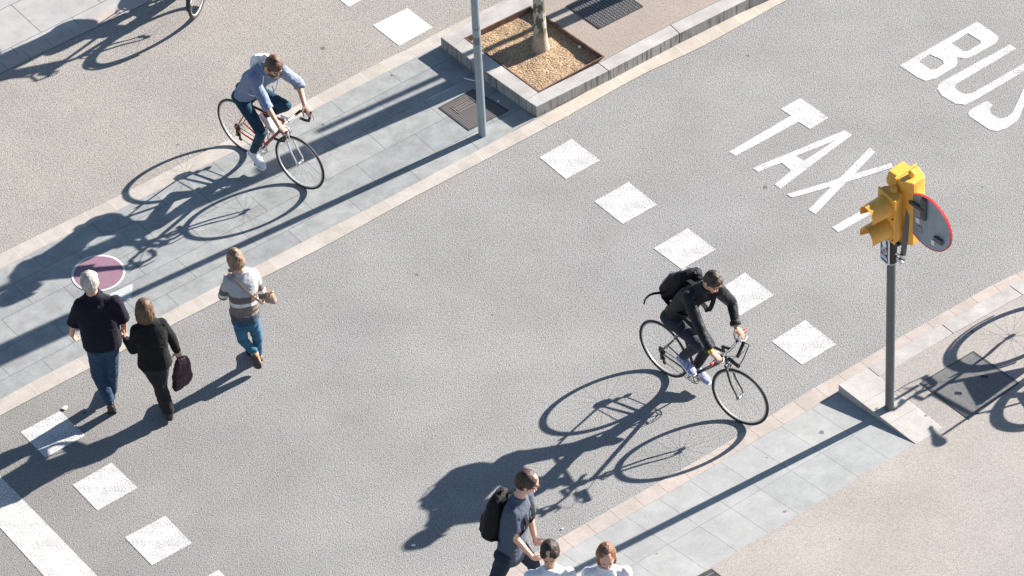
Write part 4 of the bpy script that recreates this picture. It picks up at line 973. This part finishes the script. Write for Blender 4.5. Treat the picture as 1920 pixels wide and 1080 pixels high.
    # ---- top
    F_ = S.get('fit', 1.0); mb = MB(); torso(mb, 1.02*F_, -.5, 1.0, prof)
    mb.ell(SM-upv*.03, (sw*1.0, .085*f_, .065), (side, fwd, upv), n=16)
    for s in 'LR': mb.cap(g_['s'+s]-upv*.008, N0-upv*.055, S.get('slr', (.066,))[0]*.86, .068*f_, 12)
    sl = S.get('sleeve', 1.0); col = S.get('collar', .02)
    mb.rod(N0-upv*.05, N0+(hc-N0).normalized()*col, .085*f_, .064*f_, n=16)
    cuff = []
    for s in 'LR':
        a, e, w_ = g_['s'+s], g_['e'+s], g_['w'+s]; ra, re, rw = S.get('slr', (.066, .054, .040))
        mb.ell(a-upv*.012, (ra*.98,)*3, n=14)
        if sl <= .5: mb.rod(a, a.lerp(e, sl*2), ra, ra*.93 if sl < .45 else re*1.05, n=14, ball=1)
        else:
            mb.rod(a, e, ra, re, n=14, ball=3); q = e.lerp(w_, (sl-.5)*2); mb.rod(e, q, re, rw if sl > .85 else re*.93, n=14)
            if sl < .95: cuff.append((q, (w_-e).normalized(), re))
    for q, dd, re in cuff: mb.rod(q-dd*.03, q+dd*.012, re*1.04, re*1.05, n=14)
    mb.v = mb.v
    remesh(S.get('topname', 'shirt'), mb, .0075, 5, M[S['top']], body, rel=base, wr=S.get('wr', .0045), wsc=10, seed=len(label))
    if 'collarmat' in S:
        mb = MB(); up_ = (hc-N0).normalized(); mb.path([N0+up_*.0+(side*cos(a)*.078+fwd*sin(a)*.066)*f_+up_*.012*sin(a) for a in [2*pi*i/24 for i in range(24)]], .012, n=8, closed=True); part('collar', mb, M[S['collarmat']], body, rel=base)
    # ---- trousers
    mb = MB(); tr_ = S.get('trr', (.090, .062, .050)); L0 = (N0-P0).length
    secs = [(P0-V((0, 0, .06)), hside, hf, W_[0]*.80, D_[0]*.9), (P0, hside, hf, W_[0]*.96, D_[0]*.98), (spine(.16), hside, hf, W_[0]*.84, D_[0]*.80)]
    if S.get('bent'): mb.ell(P0+V((0, 0, .0)), (W_[0]*.98, D_[0]*1.0, .12), (hside, hf, V((0, 0, 1))), n=20); secs = secs[1:]; secs[0] = (P0, hside, hf, W_[0]*.8, D_[0]*.8)
    mb.loft(secs, None)
    for s in 'LR':
        h, k, n_ = g_['h'+s], g_['k'+s], g_['a'+s]; mb.cap(h, k, tr_[0]*f_, tr_[1], 16); mb.rod(k, k.lerp(n_, .93), tr_[1], tr_[2], n=16, ball=1)
        mb.ell(h-hf*.03, (tr_[0]*f_*.95,)*3, n=12)
    remesh('trousers', mb, .0075, 2, M[S['legs']], body, rel=base, wr=S.get('lwr', .005), wsc=11, zs=1.5, seed=3)
    # ---- shoes
    for s in 'LR':
        n_, t = g_['a'+s], g_['t'+s]; d = (t-n_); lv = d.normalized(); up_ = S['shup'+s] if 'shup'+s in S else V((0, 0, 1)); up_ = V(up_); up_ = (up_-lv*up_.dot(lv)).normalized()
        # sole direction: from heel to toe
        heel = n_-up_*.0; hd2 = V((d.x, d.y, 0)); 
        sole_up = S.get('sole'+s); sole_up = V(sole_up) if sole_up else V((0, 0, 1)); sole_up.normalize()
        fd = (d-sole_up*d.dot(sole_up)).normalized(); sd2 = fd.cross(sole_up); hp = n_-fd*.045-sole_up*.060
        k_ = S.get('shs', 1.0); L = .265*k_
        mb = MB(); secs = []
        for x_, hw, h0 in ((.0, .026, .05), (.03, .036, .075), (.09, .036, .078), (.14, .040, .058), (.19, .046, .042), (.235, .040, .034), (.262, .022, .022)):
            secs.append((hp+fd*x_*k_+sole_up*(h0/2+.004), sd2, sole_up, hw*k_, h0/2))
        mb.loft(secs, None, n=16, ex=2.2); mb.cap(n_-sole_up*.02, n_+(g_['k'+s]-n_).normalized()*S.get('shaft', .015), .040, .040, 12)
        sh = remesh(S.get('shoename', 'shoe'), mb, .006, 2, M[S['shoe']], body, rel=base)
        mb = MB(); out = []
        for x_, hw in ((-.005, .022), (.02, .036), (.08, .035), (.14, .041), (.19, .048), (.24, .042), (.268, .02)): out.append((x_, hw))
        P = [hp+fd*x_*k_+sd2*hw*k_ for x_, hw in out]+[hp+fd*x_*k_-sd2*hw*k_ for x_, hw in out[::-1]]
        mb.prism([p-sole_up*.012 for p in P], sole_up*.018); part('sole', mb, M[S.get('sole_mat', 'rubber')], sh, rel=base, smooth=False, bevel=.003)
    # ---- hair
    mb = MB(); hm = M[S['hair']]; st = S.get('hstyle', 'short'); c = hc+hu*.024-face*.016
    mb.ell(c, (.081*hs_, .094*hs_, .108*hs_), (hr, face, hu), n=20)
    if st == 'short':
        mb.ell(c+hu*.025+face*.02, (.074, .080, .072), (hr, face, hu), n=16); mb.ell(c+hu*.042+face*.050, (.074*hs_, .056, .050), (hr, face, hu), n=14); [mb.ell(c+hu*.030+hr*.040*q_*hs_+face*.048*hs_, (.042, .046, .046), (hr, face, hu), n=12) for q_ in (-1, 1)]; mb.ell(c-hu*.055-face*.03, (.066, .055, .05), (hr, face, hu), n=14)
    if st == 'thick':
        mb.ell(c+hu*.035+face*.03, (.078, .08, .072), (hr, face, hu), n=16); mb.ell(c-hu*.05-face*.035, (.074, .06, .065), (hr, face, hu), n=14)
    if st in ('bob', 'long'):
        mb.ell(c+hu*.02+face*.012, (.086, .086, .09), (hr, face, hu), n=16)
        drop = .09 if st == 'bob' else .13
        mb.ell(c-hu*drop-face*.030, (.098, .070, .085), (hr, face, hu), n=16); mb.ell(c-hu*.05-face*.02, (.100, .09, .10), (hr, face, hu), n=16)
        for s in (-1, 1): mb.ell(c+hr*.070*s-hu*(drop*.75)+face*.035, (.026, .045, .085), (hr, face, hu), n=12)
    if st == 'bun':
        mb.ell(c+hu*.02+face*.012, (.082, .084, .088), (hr, face, hu), n=16); mb.ell(c+hu*.090-face*.035, (.038, .04, .034), (hr, face, hu), n=12)
        mb.ell(c-hu*.05-face*.02, (.090, .07, .07), (hr, face, hu), n=14)
    remesh('hair', mb, .007, 1, hm, body, rel=base, wr=.0045, wsc=34, zs=.35, seed=5)
    if st == 'bun': part('hair_tie', MB().torus((0, 0, 0), .001, .001, n=3, k=3).ell(hc+hu*.128-face*.045, (.03, .03, .014), (hr, face, hu), n=12), M['lips'], body, rel=base)
    # ---- face
    for s in (-1, 1):
        part('eye', MB().ell(hc+face*.083*hs_+hr*.031*s+hu*.010, (.013, .007, .0075), (hr, face, hu), n=10), M['eye'], body, rel=base)
        part('eyebrow', MB().cap(hc+face*.090*hs_+hr*.016*s+hu*.034, hc+face*.078*hs_+hr*.048*s+hu*.032, .0045, .003, 6), hm, body, rel=base)
    part('mouth', MB().ell(hc+face*.094*hs_-hu*.064, (.022, .006, .006), (hr, face, hu), n=10), M['lips'], body, rel=base)
    if S.get('beard'):
        mb = MB(); mb.ell(hc+face*.036-hu*.075, (.058, .060, .052), (hr, face, hu), n=16); remesh('beard', mb, .007, 1, hm, body, rel=base, wr=.004, wsc=60)
    if S.get('glasses'):
        gm = M['black']; mb = MB()
        for s in (-1, 1):
            pc = hc+face*.108*hs_+hr*.034*s+hu*.008
            if S['glasses'] == 'sun': mb.ell(pc, (.030, .005, .021), (hr, face, hu), n=14)
            else: mb.path([pc+hr*cos(a)*.025+hu*sin(a)*.018 for a in [2*pi*i/16 for i in range(16)]], .0028, n=6, closed=True)
            mb.path([pc+hr*.028*s+hu*.006, hc+face*.06+hr*.078*s+hu*.008, hc-face*.01+hr*.085*s+hu*.004], .0035, n=6)
        mb.rod(hc+face*.11*hs_-hr*.01+hu*.014, hc+face*.11*hs_+hr*.01+hu*.014, .003, n=6); part('glasses', mb, gm, body, rel=base)
    body['_'] = 0; del body['_']
    return dict(o=body, side=side, fwd=fwd, up=upv, N=N0, P=P0, SM=SM, spine=spine, sw=sw)
def strap(mb, pts, hw, th, nrmfn=None):
    """flat webbing along a smoothed line"""
    P = [V(p) for p in pts]
    for _ in range(2):
        Q = [P[0]]
        for i in range(len(P)-1): Q += [P[i].lerp(P[i+1], .25), P[i].lerp(P[i+1], .75)]
        P = Q+[P[-1]]
    return P
def flat(mb, P, wv, hw, th, rel=None):
    P = strap(mb, P, hw, th); vs = []; n = len(P)
    for i, p in enumerate(P):
        t = (P[min(i+1, n-1)]-P[max(i-1, 0)]).normalized(); a = V(wv) if not callable(wv) else wv(p); a = (a-t*a.dot(t)).normalized(); b = t.cross(a)
        vs += [p+a*hw+b*th, p-a*hw+b*th, p-a*hw-b*th, p+a*hw-b*th]
    fs = [(4*i+k, 4*i+(k+1) % 4, 4*i+4+(k+1) % 4, 4*i+4+k) for i in range(n-1) for k in range(4)]+[(3, 2, 1, 0), (4*n-4, 4*n-3, 4*n-2, 4*n-1)]
    mb.add(vs, fs)
def backpack(label, B, hgt=.46, wid=.15, dep=.09, off=.19, mat='nylon', trim=None, cat='backpack', name='backpack', drop=.0, tail=False, pink=False, sw_=.024):
    up_, sd, fw_ = B['up'], B['side'], B['fwd']; c = B['spine'](.58-drop)-fw_*off
    root = empty(name, c-up_*hgt/2, label, cat); base = root.location
    mb = MB(); mb.loft([(c+up_*z, sd, fw_, w_, d) for z, w_, d in ((-hgt*.5, wid*.80, dep*.75), (-hgt*.42, wid, dep*1.05), (-.05, wid*1.02, dep*1.1), (hgt*.25, wid*.95, dep*.9), (hgt*.42, wid*.75, dep*.6), (hgt*.5, wid*.4, dep*.3))], None, n=24, ex=3)
    mb.loft([(c-fw_*dep*.85+up_*z, sd, fw_, w_, d) for z, w_, d in ((-hgt*.44, wid*.6, .03), (-hgt*.36, wid*.78, .045), (-.03, wid*.76, .045), (.02, wid*.6, .02))], None, n=20, ex=3)
    remesh('pack', mb, .008, 3, M[mat], root, rel=base, wr=.004, wsc=14)
    mb = MB()
    for s in (-1, 1):
        sh = B['SM']+sd*s*B['sw']*.52
        flat(mb, [c+up_*hgt*.42+sd*s*.06+fw_*dep*.4, sh+up_*.075-fw_*.06, sh+up_*.082+fw_*.02, sh+fw_*.125-up_*.06, sh+fw_*.155-up_*.18, sh+sd*s*.07+fw_*.05-up_*.30, c-up_*hgt*.38+sd*s*wid*.9+fw_*dep*.5], sd, sw_, .006 if sw_ > .01 else .004)
    part('shoulder_strap', mb, M[mat], root, rel=base)
    mb = MB(); flat(mb, [c+up_*hgt*.47-sd*.04+fw_*.02, c+up_*(hgt*.47+.05)+fw_*.01, c+up_*hgt*.47+sd*.04+fw_*.02], fw_, .012, .004); part('grab_handle', mb, M[mat], root, rel=base)
    if trim:
        mb = MB()
        for s in (-1, 1): mb.path([c+up_*hgt*.30+sd*s*wid*.80-fw_*dep*.75, c+up_*.02+sd*s*wid*.60-fw_*(dep*1.02+.028), c-up_*hgt*.22+sd*s*wid*.98-fw_*dep*.72], .0055, n=6)
        mb.path([c+up_*hgt*.36-sd*wid*.45-fw_*dep*.62, c+up_*hgt*.30-fw_*dep*1.0, c+up_*hgt*.36+sd*wid*.45-fw_*dep*.62], .006, n=6)
        part('reflective_trim', mb, trim, root, rel=base)
    if tail:
        q = c-up_*hgt*.40-sd*wid*.4-fw_*.05; mb = MB(); b = V(tail)
        flat(mb, [q, q.lerp(b, .35)-V((0, 0, .05)), q.lerp(b, .8)+V((0, 0, .04)), b, b+V((-.01, -.02, -.05))], (0, 0, 1), .013, .004); part('loose_strap', mb, M[mat], root, rel=base)
    if pink:
        mb = MB(); mb.ell(c-fw_*dep*1.0-sd*.05-up_*.06, (.06, .03, .08), (sd, fw_, up_), n=14); part('print', mb, M['bagpink'], root, rel=base)
    return root
# ================================================================== RIDERS
def rider(label, bk, S, sh, neckh, headp, leanp, legL=(.46, .45), arm=(.31, .27)):
    """positions given in the bicycle's own axes: x ahead, y left, z up from the rear contact"""
    mw = bk['mw']; R3 = bk['R3']; L = lambda x, y, z: mw @ V((x, y, z)); D = lambda x, y, z: (R3 @ V((x, y, z))).normalized()
    J = {'hR': L(leanp[0], -.095, leanp[1]), 'hL': L(leanp[0], .095, leanp[1]), 'neck': L(*neckh), 'head': L(*headp), 'sR': L(*sh[0]), 'sL': L(*sh[1])}
    for s, k in ((-1, 'R'), (1, 'L')):
        p = bk['ped'][s]; pa = S.get('pa'+k, -.2)
        J['a'+k] = p+D(-cos(pa), 0, -sin(pa))*.09+V((0, 0, .085)); J['t'+k] = p+D(cos(pa), 0, sin(pa))*.08+V((0, 0, .03))
        J['k'+k] = ik(J['h'+k], J['a'+k], legL[0], legL[1], D(1, .12*s, .5)); S['sole'+k] = D(-sin(pa), 0, cos(pa))
        g_ = bk['grip'][0 if s < 0 else 1]; wr = g_+R3 @ V((-.075, .01*s, .045)); J['w'+k] = wr
        J['e'+k] = ik(J['s'+k], wr, arm[0], arm[1], D(-.4, .9*s, -.5)); S['hand'+k] = (g_+D(0, 0, .1)*.018-wr, D(.15, 0, -1), D(0, -1*s, 0), .62)
    S['bent'] = True
    base = V((*L(leanp[0], 0, 0).xy, 0))
    dbg[label[:18]] = {k: tuple(round(c) for c in PX(p)) for k, p in J.items()}
    return person(label, L(leanp[0], 0, leanp[1]-.1), J, S), J
dbg = {}
# black-jacketed rider, hybrid bike
b2 = bicycle('black flat-bar bicycle ridden by the man in a black jacket', W(1245, 654, .345), W(1387, 745, .345), .345, 'frameblk', 'flat', radians(10), radians(82), 'frameblk')
f2 = b2['R3'] @ V((1, -.12, -.62))
S2 = dict(face=b2['R3'] @ V((.84, -.18, -.52)), hup=b2['R3'] @ V((.5, 0, .85)), top='darkj', topname='jacket', legs='greyjean', shoe='trainer', hair='h_chest', sleeve=.93, arch=.05, w=(.165, .155, .175, .18), trr=(.085, .062, .047), slr=(.068, .056, .042), paR=-.42, paL=-.3, collar=.045, sole_mat='white')
p2, J2 = rider('cyclist in a black jacket and charcoal trousers wearing a black backpack', b2, S2, ((.44, -.08, 1.41), (.60, .20, 1.41)), (.53, .06, 1.49), (.61, .10, 1.605), (.19, .96))
cfP = J2['wR'].lerp(J2['eR'], .16)
o = part('wristband', MB().rod(cfP, J2['wR'].lerp(J2['eR'], -.02), .031, n=14), M['yellowband'], p2['o'], rel=p2['o'].location)
trimm = simple('reflective_trim', (.55, .65, .72), .4, .3)
backpack('black backpack with pale blue piping on the back of the cyclist', p2, .46, .155, .10, .20, 'nylon', trimm, drop=.13, tail=W(1209, 561, 1.28))
# chambray rider, red road bike
b1 = bicycle('red road bicycle with drop handlebars and silver fork on the island slabs', W(449.3, 236, .34), W(561.7, 305.3, .34), .338, 'red', 'drop', radians(6), radians(-82), 'alloy', tyre=.0125)
S1 = dict(face=b1['R3'] @ V((.86, -.25, -.45)), hup=b1['R3'] @ V((.45, 0, .88)), top='chamb', legs='teal', shoe='whiteshoe', hair='h_brown', hstyle='thick', sleeve=.60, arch=.05, beard=True, glasses='sun', hs=1.07, w=(.165, .155, .175, .18), trr=(.082, .058, .044), slr=(.066, .058, .044), paR=-.55, paL=-.6, sole_mat='white', collarmat='chamb', wr=.009)
p1, J1 = rider('bearded cyclist in a pale blue shirt and teal trousers wearing sunglasses', b1, S1, ((.43, -.11, 1.33), (.58, .18, 1.32)), (.51, .03, 1.405), (.625, .02, 1.52), (.17, .90), legL=(.44, .43), arm=(.30, .26))
backpack('small white and pink drawstring bag on the back of the pale blue shirt', p1, .22, .08, .045, .145, 'bagwhite', None, 'bag', 'drawstring_bag', drop=-.26, pink=True, sw_=.006)
# rider cut by the top left corner
b3 = bicycle('city bicycle with mudguards whose front wheel shows at the top edge', W(370, -20, .335)+V((cos(radians(69)), sin(radians(69)), 0))*1.04, W(370, -20, .335), .335, 'frameblk', 'step', radians(4), radians(20), 'frameblk', guard=True, fenders=True, basket=False, tyre=.019)
S3 = dict(face=b3['R3'] @ V((1, 0, -.2)), top='chamb', legs='bluejean', shoe='blackshoe', hair='h_brown', hstyle='bob', sleeve=1.0, w=(.165, .14, .15, .155), trr=(.09, .062, .05))
p3, J3 = rider('cyclist on the city bicycle beyond the top left corner, known by its shadow', b3, S3, ((.27, -.17, 1.40), (.30, .17, 1.40)), (.26, 0, 1.47), (.30, 0, 1.62), (.16, .93))
# parked bicycle right of the frame, seen by its shadow
b4 = bicycle('bicycle standing on the right pavement, known only by its shadow over the grated cover', W(2085, 640, .45), W(2003, 534, .45), .335, 'frameblk', 'flat', radians(14), radians(30), 'frameblk', fenders=True, tyre=.018)
L4 = lambda x, y, z: V((x, y, z))
part('shadow_frame_bag', MB().prism([V(p) for p in ((.44, -.035, .36), (.70, -.035, .68), (.30, -.035, .70))], (0, .07, 0)), M['nylon'], b4['root'], smooth=False, bevel=.01)  # unseen bag added to thicken the bicycle's shadow over the grated cover
part('shadow_pannier', MB().prism([V(p) for p in ((-.16, .08, .12), (.10, .08, .12), (.14, .08, .42), (-.20, .08, .42))], (0, .12, 0)), M['nylon'], b4['root'], smooth=False, bevel=.015)  # second unseen box, likewise added only to make that shadow denser
# ================================================================== WALKERS
def walker(label, base, pts, S, down=True):
    J = {k: W(*p) for k, p in pts.items()}
    dbg[label[:18]] = {k: tuple(round(c, 2) for c in p) for k, p in J.items()}
    for k in 'LR':
        if 'l'+k not in S: continue
    return person(label, base, J, S), J
Zd = V((0, 0, -1))
# grey-haired man
SA = dict(face=(-.05, 1, -.08), top='navy', topname='polo_shirt', legs='jeans', shoe='blackshoe', hair='h_grey', sleeve=.48, fat=1.1, w=(.195, .20, .21, .195), d=(.135, .145, .14, .115), hem=.04, slr=(.074, .074, .05), trr=(.094, .068, .058), collar=.05, collarmat='navy', hs=1.15, soleL=(0, .9, .45),
          handL=((.15, .35, -.9), (.8, .3, 0), (.3, .9, 0), .55), handR=((.05, .25, -.95), (-.9, 0, 0), (0, 1, 0), .6))
PA = dict(head=(168, 530, 1.69), neck=(175, 551, 1.52), sL=(151, 571, 1.44), sR=(216, 566, 1.44), eL=(138, 608, 1.17), wL=(135, 628, .98), eR=(231, 600, 1.17), wR=(233, 620, .96),
          hL=(180, 648, .95), hR=(205, 645, .95), kL=(184, 703, .52), aL=(207, 754, .17), tL=(210, 768, .03), kR=(209, 699, .52), aR=(209, 735, .10), tR=(207, 718, .03))
pA, JA = walker('grey-haired man in a navy polo shirt and jeans walking away hand in hand', W(205, 752, 0), PA, SA)
# woman in black
SB = dict(face=(-.1, 1, -.05), top='blackk', topname='cardigan', legs='blackt', shoe='blackshoe', hair='h_brown', hstyle='bob', sleeve=1.0, w=(.175, .155, .165, .165), d=(.125, .12, .12, .10), hem=.02, slr=(.062, .054, .040), trr=(.092, .066, .058), hs=1.08, hsz=.92,
          handL=((-.5, .5, .5), (.9, 0, 0), (0, .3, 1), .6), handR=((.2, -.1, -.9), (-.3, .9, 0), (-.9, .2, 0), .85), shs=.92)
PB = dict(head=(270.5, 580, 1.53), neck=(277, 601, 1.37), sL=(255, 619, 1.29), sR=(302, 607, 1.29), eL=(250, 655, 1.03), wL=(237, 637, .93), eR=(322, 634, 1.04), wR=(332, 658, .84),
          hL=(279, 682, .84), hR=(302, 680, .84), kL=(303, 728, .46), aL=(318, 774, .10), tL=(320, 770, .02), kR=(300, 726, .46), aR=(309, 762, .11), tR=(308, 754, .02))
pB, JB = walker('woman with a brown bob dressed all in black, holding the grey-haired man by the hand', W(300, 775, 0), PB, SB)
# woman in striped sweater
SCW = dict(face=(-.45, .8, -.38), top='sweater', topname='sweater', legs='bluejean', shoe='brownleather', shoename='ankle_boot', shaft=.07, hair='h_blond', hstyle='bun', sleeve=.97, fit=1.0, w=(.15, .142, .15, .148), d=(.125, .115, .115, .10), hem=.20, slr=(.062, .056, .042), trr=(.080, .055, .042), hs=1.08, hsz=.9, wr=.006,
          handL=((.3, .7, .5), (.3, -.2, .9), (0, 0, 1), .6), handR=((-.7, .5, .4), (-.2, 0, 1), (0, 0, 1), .6), shs=.92, soleL=(.1, .95, .25))
PC = dict(head=(441, 488, 1.51), neck=(453, 507, 1.36), sL=(429, 527, 1.28), sR=(474, 514, 1.28), eL=(419, 553, 1.06), wL=(427, 533, 1.08), eR=(490, 550, 1.02), wR=(462, 535, 1.02),
          hL=(449, 600, .86), hR=(470, 596, .86), kL=(455, 637, .50), aL=(479, 662, .26), tL=(486, 690, .03), kR=(482, 630, .46), aR=(484, 664, .09), tR=(470, 660, .02))
pC, JC = walker('woman in a striped grey and brown sweater and blue jeans walking away', W(472, 675, 0), PC, SCW)
ph = empty('phone', JC['wL']+V((.06, .08, .06)), 'dark phone held in front of the woman in the striped sweater', 'phone')
part('phone_body', MB().box((0, 0, 0), (.036, .006, .072), (V((.8, .6, 0)), V((.5, -.6, .6)).normalized(), V((-.3, .45, .8)).normalized())), M['black'], ph, smooth=False, bevel=.003)
part('screen', MB().box(V((.5, -.6, .6)).normalized()*.007, (.032, .0008, .066), (V((.8, .6, 0)), V((.5, -.6, .6)).normalized(), V((-.3, .45, .8)).normalized())), M['glass'], ph, smooth=False)
# man with backpack, walking right
SD = dict(face=(.95, -.12, -.28), top='tshirt', topname='tshirt', legs='navyt', shoe='blackshoe', hair='h_chest', hstyle='short', sleeve=.36, skin='skin2', w=(.165, .155, .17, .175), d=(.125, .12, .125, .11), hem=-.13, slr=(.074, .07, .05), trr=(.095, .066, .055), glasses='clear', hs=1.17,
          handL=((.3, 0, -.9), (0, 1, 0), (1, 0, 0), .5), handR=((.6, .1, -.75), (.1, 1, .2), (.9, 0, .4), .45))
PD = dict(head=(988, 904, 1.66), neck=(972, 933, 1.49), sR=(961, 961, 1.40), sL=(986, 928, 1.40), eR=(967, 1010, 1.14), wR=(996, 1042, .97), eL=(995, 975, 1.13), wL=(1003, 1010, .95),
          hR=(948, 1044, .90), hL=(966, 1018, .90), kR=(925, 1095, .50), aR=(885, 1120, .20), tR=(905, 1150, .03), kL=(1000, 1058, .52), aL=(1015, 1120, .09), tL=(1040, 1118, .03))
pD, JD = walker('man in a slate grey t-shirt and glasses walking right with a black backpack', W(950, 1150, 0), PD, SD)
bpD = backpack('black backpack worn by the man in the slate grey t-shirt', pD, .48, .155, .10, .20, 'nylon', None)
part('bottle_pocket', MB().ell(pD['spine'](.36)-pD['fwd']*.22+pD['side']*.13, (.025, .035, .05), (pD['side'], pD['fwd'], pD['up']), n=12), simple('pocket_green', (.035, .06, .02), .5), bpD, rel=bpD.location)
# the two facing us at the bottom
SE = dict(face=(-.12, -.96, -.30), top='whitet', topname='tshirt', legs='navyt', shoe='whiteshoe', hair='h_dark', hstyle='short', sleeve=.42, w=(.165, .155, .17, .185), slr=(.075, .07, .05), hs=1.17, handL=((0, 0, -1), (-.9, 0, 0), (0, -1, 0), .4), handR=((0, 0, -1), (.9, 0, 0), (0, -1, 0), .4))
PE = dict(head=(1031, 1037, 1.60), neck=(1031, 1066, 1.43), sR=(996, 1082, 1.36), sL=(1066, 1078, 1.36), eR=(990, 1118, 1.09), wR=(993, 1147, .88), eL=(1072, 1115, 1.09), wL=(1069, 1143, .88), hR=(1018, 1143, .90), hL=(1046, 1142, .90), kR=(1017, 1200, .5), aR=(1018, 1242, .09), tR=(1018, 1265, .03), kL=(1046, 1190, .5), aL=(1048, 1257, .09), tL=(1048, 1279, .03))
pE, JE = walker('black-haired man in a white t-shirt facing the camera at the bottom edge', W(1032, 1255, 0), PE, SE)
SF = dict(face=(.05, -.96, -.34), top='whitet', topname='shirt', legs='bluejean', shoe='whiteshoe', hair='h_ginger', hstyle='bob', sleeve=1.0, skin='skin2', w=(.155, .14, .15, .16), slr=(.062, .054, .04), collarmat='whitet', hs=1.15, handL=((0, 0, -1), (-.9, 0, 0), (0, -1, 0), .4), handR=((0, 0, -1), (.9, 0, 0), (0, -1, 0), .4))
PF = dict(head=(1137, 1042, 1.53), neck=(1137, 1062, 1.37), sR=(1101, 1075, 1.30), sL=(1173, 1072, 1.30), eR=(1100, 1119, 1.03), wR=(1103, 1145, .83), eL=(1172, 1117, 1.03), wL=(1169, 1142, .83), hR=(1123, 1147, .85), hL=(1148, 1146, .85), kR=(1122, 1199, .47), aR=(1121, 1240, .09), tR=(1121, 1263, .03), kL=(1148, 1191, .47), aL=(1150, 1253, .09), tL=(1150, 1275, .03))
pF, JF = walker('ginger-haired woman in a white shirt facing the camera at the bottom edge', W(1136, 1252, 0), PF, SF)
# ---- bags carried by the walkers
c0 = JB['wR']+V((.03, -.02, -.08)); hb = empty('tote_bag', c0+V((.02, -.03, -.45)), 'dark wine coloured shopping bag swinging from the right hand of the woman in black', 'bag')
tl_ = W(342, 668, .78); br_ = W(345, 712, .36); ax = (br_-tl_).normalized(); sx = V((.62, .55, .25)); sx = (sx-ax*sx.dot(ax)).normalized(); fx = ax.cross(sx)
cb_ = W(341, 697, .53)
mb = MB(); mb.loft([(cb_+ax*z, sx, fx, w_, d) for z, w_, d in ((-.24, .04, .018), (-.19, .085, .035), (0, .115, .05), (.18, .125, .05), (.235, .11, .03))], None, n=20, ex=3)
remesh('bag_body', mb, .008, 2, M['wine'], hb, rel=hb.location, wr=.01, wsc=12)
mb = MB()
for s in (-1, 1): flat(mb, [cb_-ax*.20+fx*.03*s-sx*.05, JB['wR']+V((.01, -.01, -.09)), cb_-ax*.20+fx*.03*s+sx*.05], fx, .010, .003)
part('handles', mb, M['wine'], hb, rel=hb.location)
# handbag of the woman in the sweater
hcx = W(502, 555, .97); hbr = empty('handbag', hcx-V((0, 0, .1)), 'small taupe leather handbag on the hip of the woman in the sweater', 'handbag')
sxx = (pC['side']*.5-pC['fwd']*.85).normalized(); uu = V((-.12, 0, 1)); uu = (uu-sxx*uu.dot(sxx)).normalized(); ff = sxx.cross(uu)
mb = MB(); mb.loft([(hcx+uu*z, sxx, ff, w_, d) for z, w_, d in ((-.080, .080, .025), (-.06, .092, .036), (.05, .088, .033), (.075, .08, .02))], None, n=20, ex=4)
remesh('bag_body', mb, .006, 2, M['leather'], hbr, rel=hbr.location)
mb = MB(); mb.loft([(hcx+uu*z+ff*o_, sxx, ff, w_, d) for z, w_, d, o_ in ((.0, .080, .006, .038), (.04, .092, .009, .036), (.080, .088, .030, .0))], None, n=20, ex=4); part('flap', mb, M['leather'], hbr, rel=hbr.location)
for s in (-1, 1): part('strap_ring', MB().ell(hcx+sxx*.10*s+uu*.075, (.012, .012, .012), n=10), M['gold'], hbr, rel=hbr.location)
B_ = pC; sp = lambda t, a, b: B_['spine'](t)+B_['side']*a+B_['fwd']*b
mb = MB()
flat(mb, [hcx-sxx*.09+uu*.07, sp(.22, .20, -.09), sp(.45, .10, -.155), sp(.7, -.02, -.155), sp(.93, -.11, -.10), sp(1.0, -.13, -.01), sp(.92, -.11, .10), sp(.6, .0, .16), sp(.3, .14, .14), hcx+sxx*.09+uu*.07], lambda p: (B_['up']*.5+B_['side']*.6), .013, .004)
part('strap', mb, M['leather'], hbr, rel=hbr.location)
q_ = sp(.52, .07, -.165); part('buckle', MB().torus((0, 0, 0), .014, .003, n=4, k=4).ell(q_, (.014, .006, .012), n=10), M['gold'], hbr, rel=hbr.location)
import os
if os.environ.get('DBG'):
    for k, d_ in dbg.items(): print(k, d_)
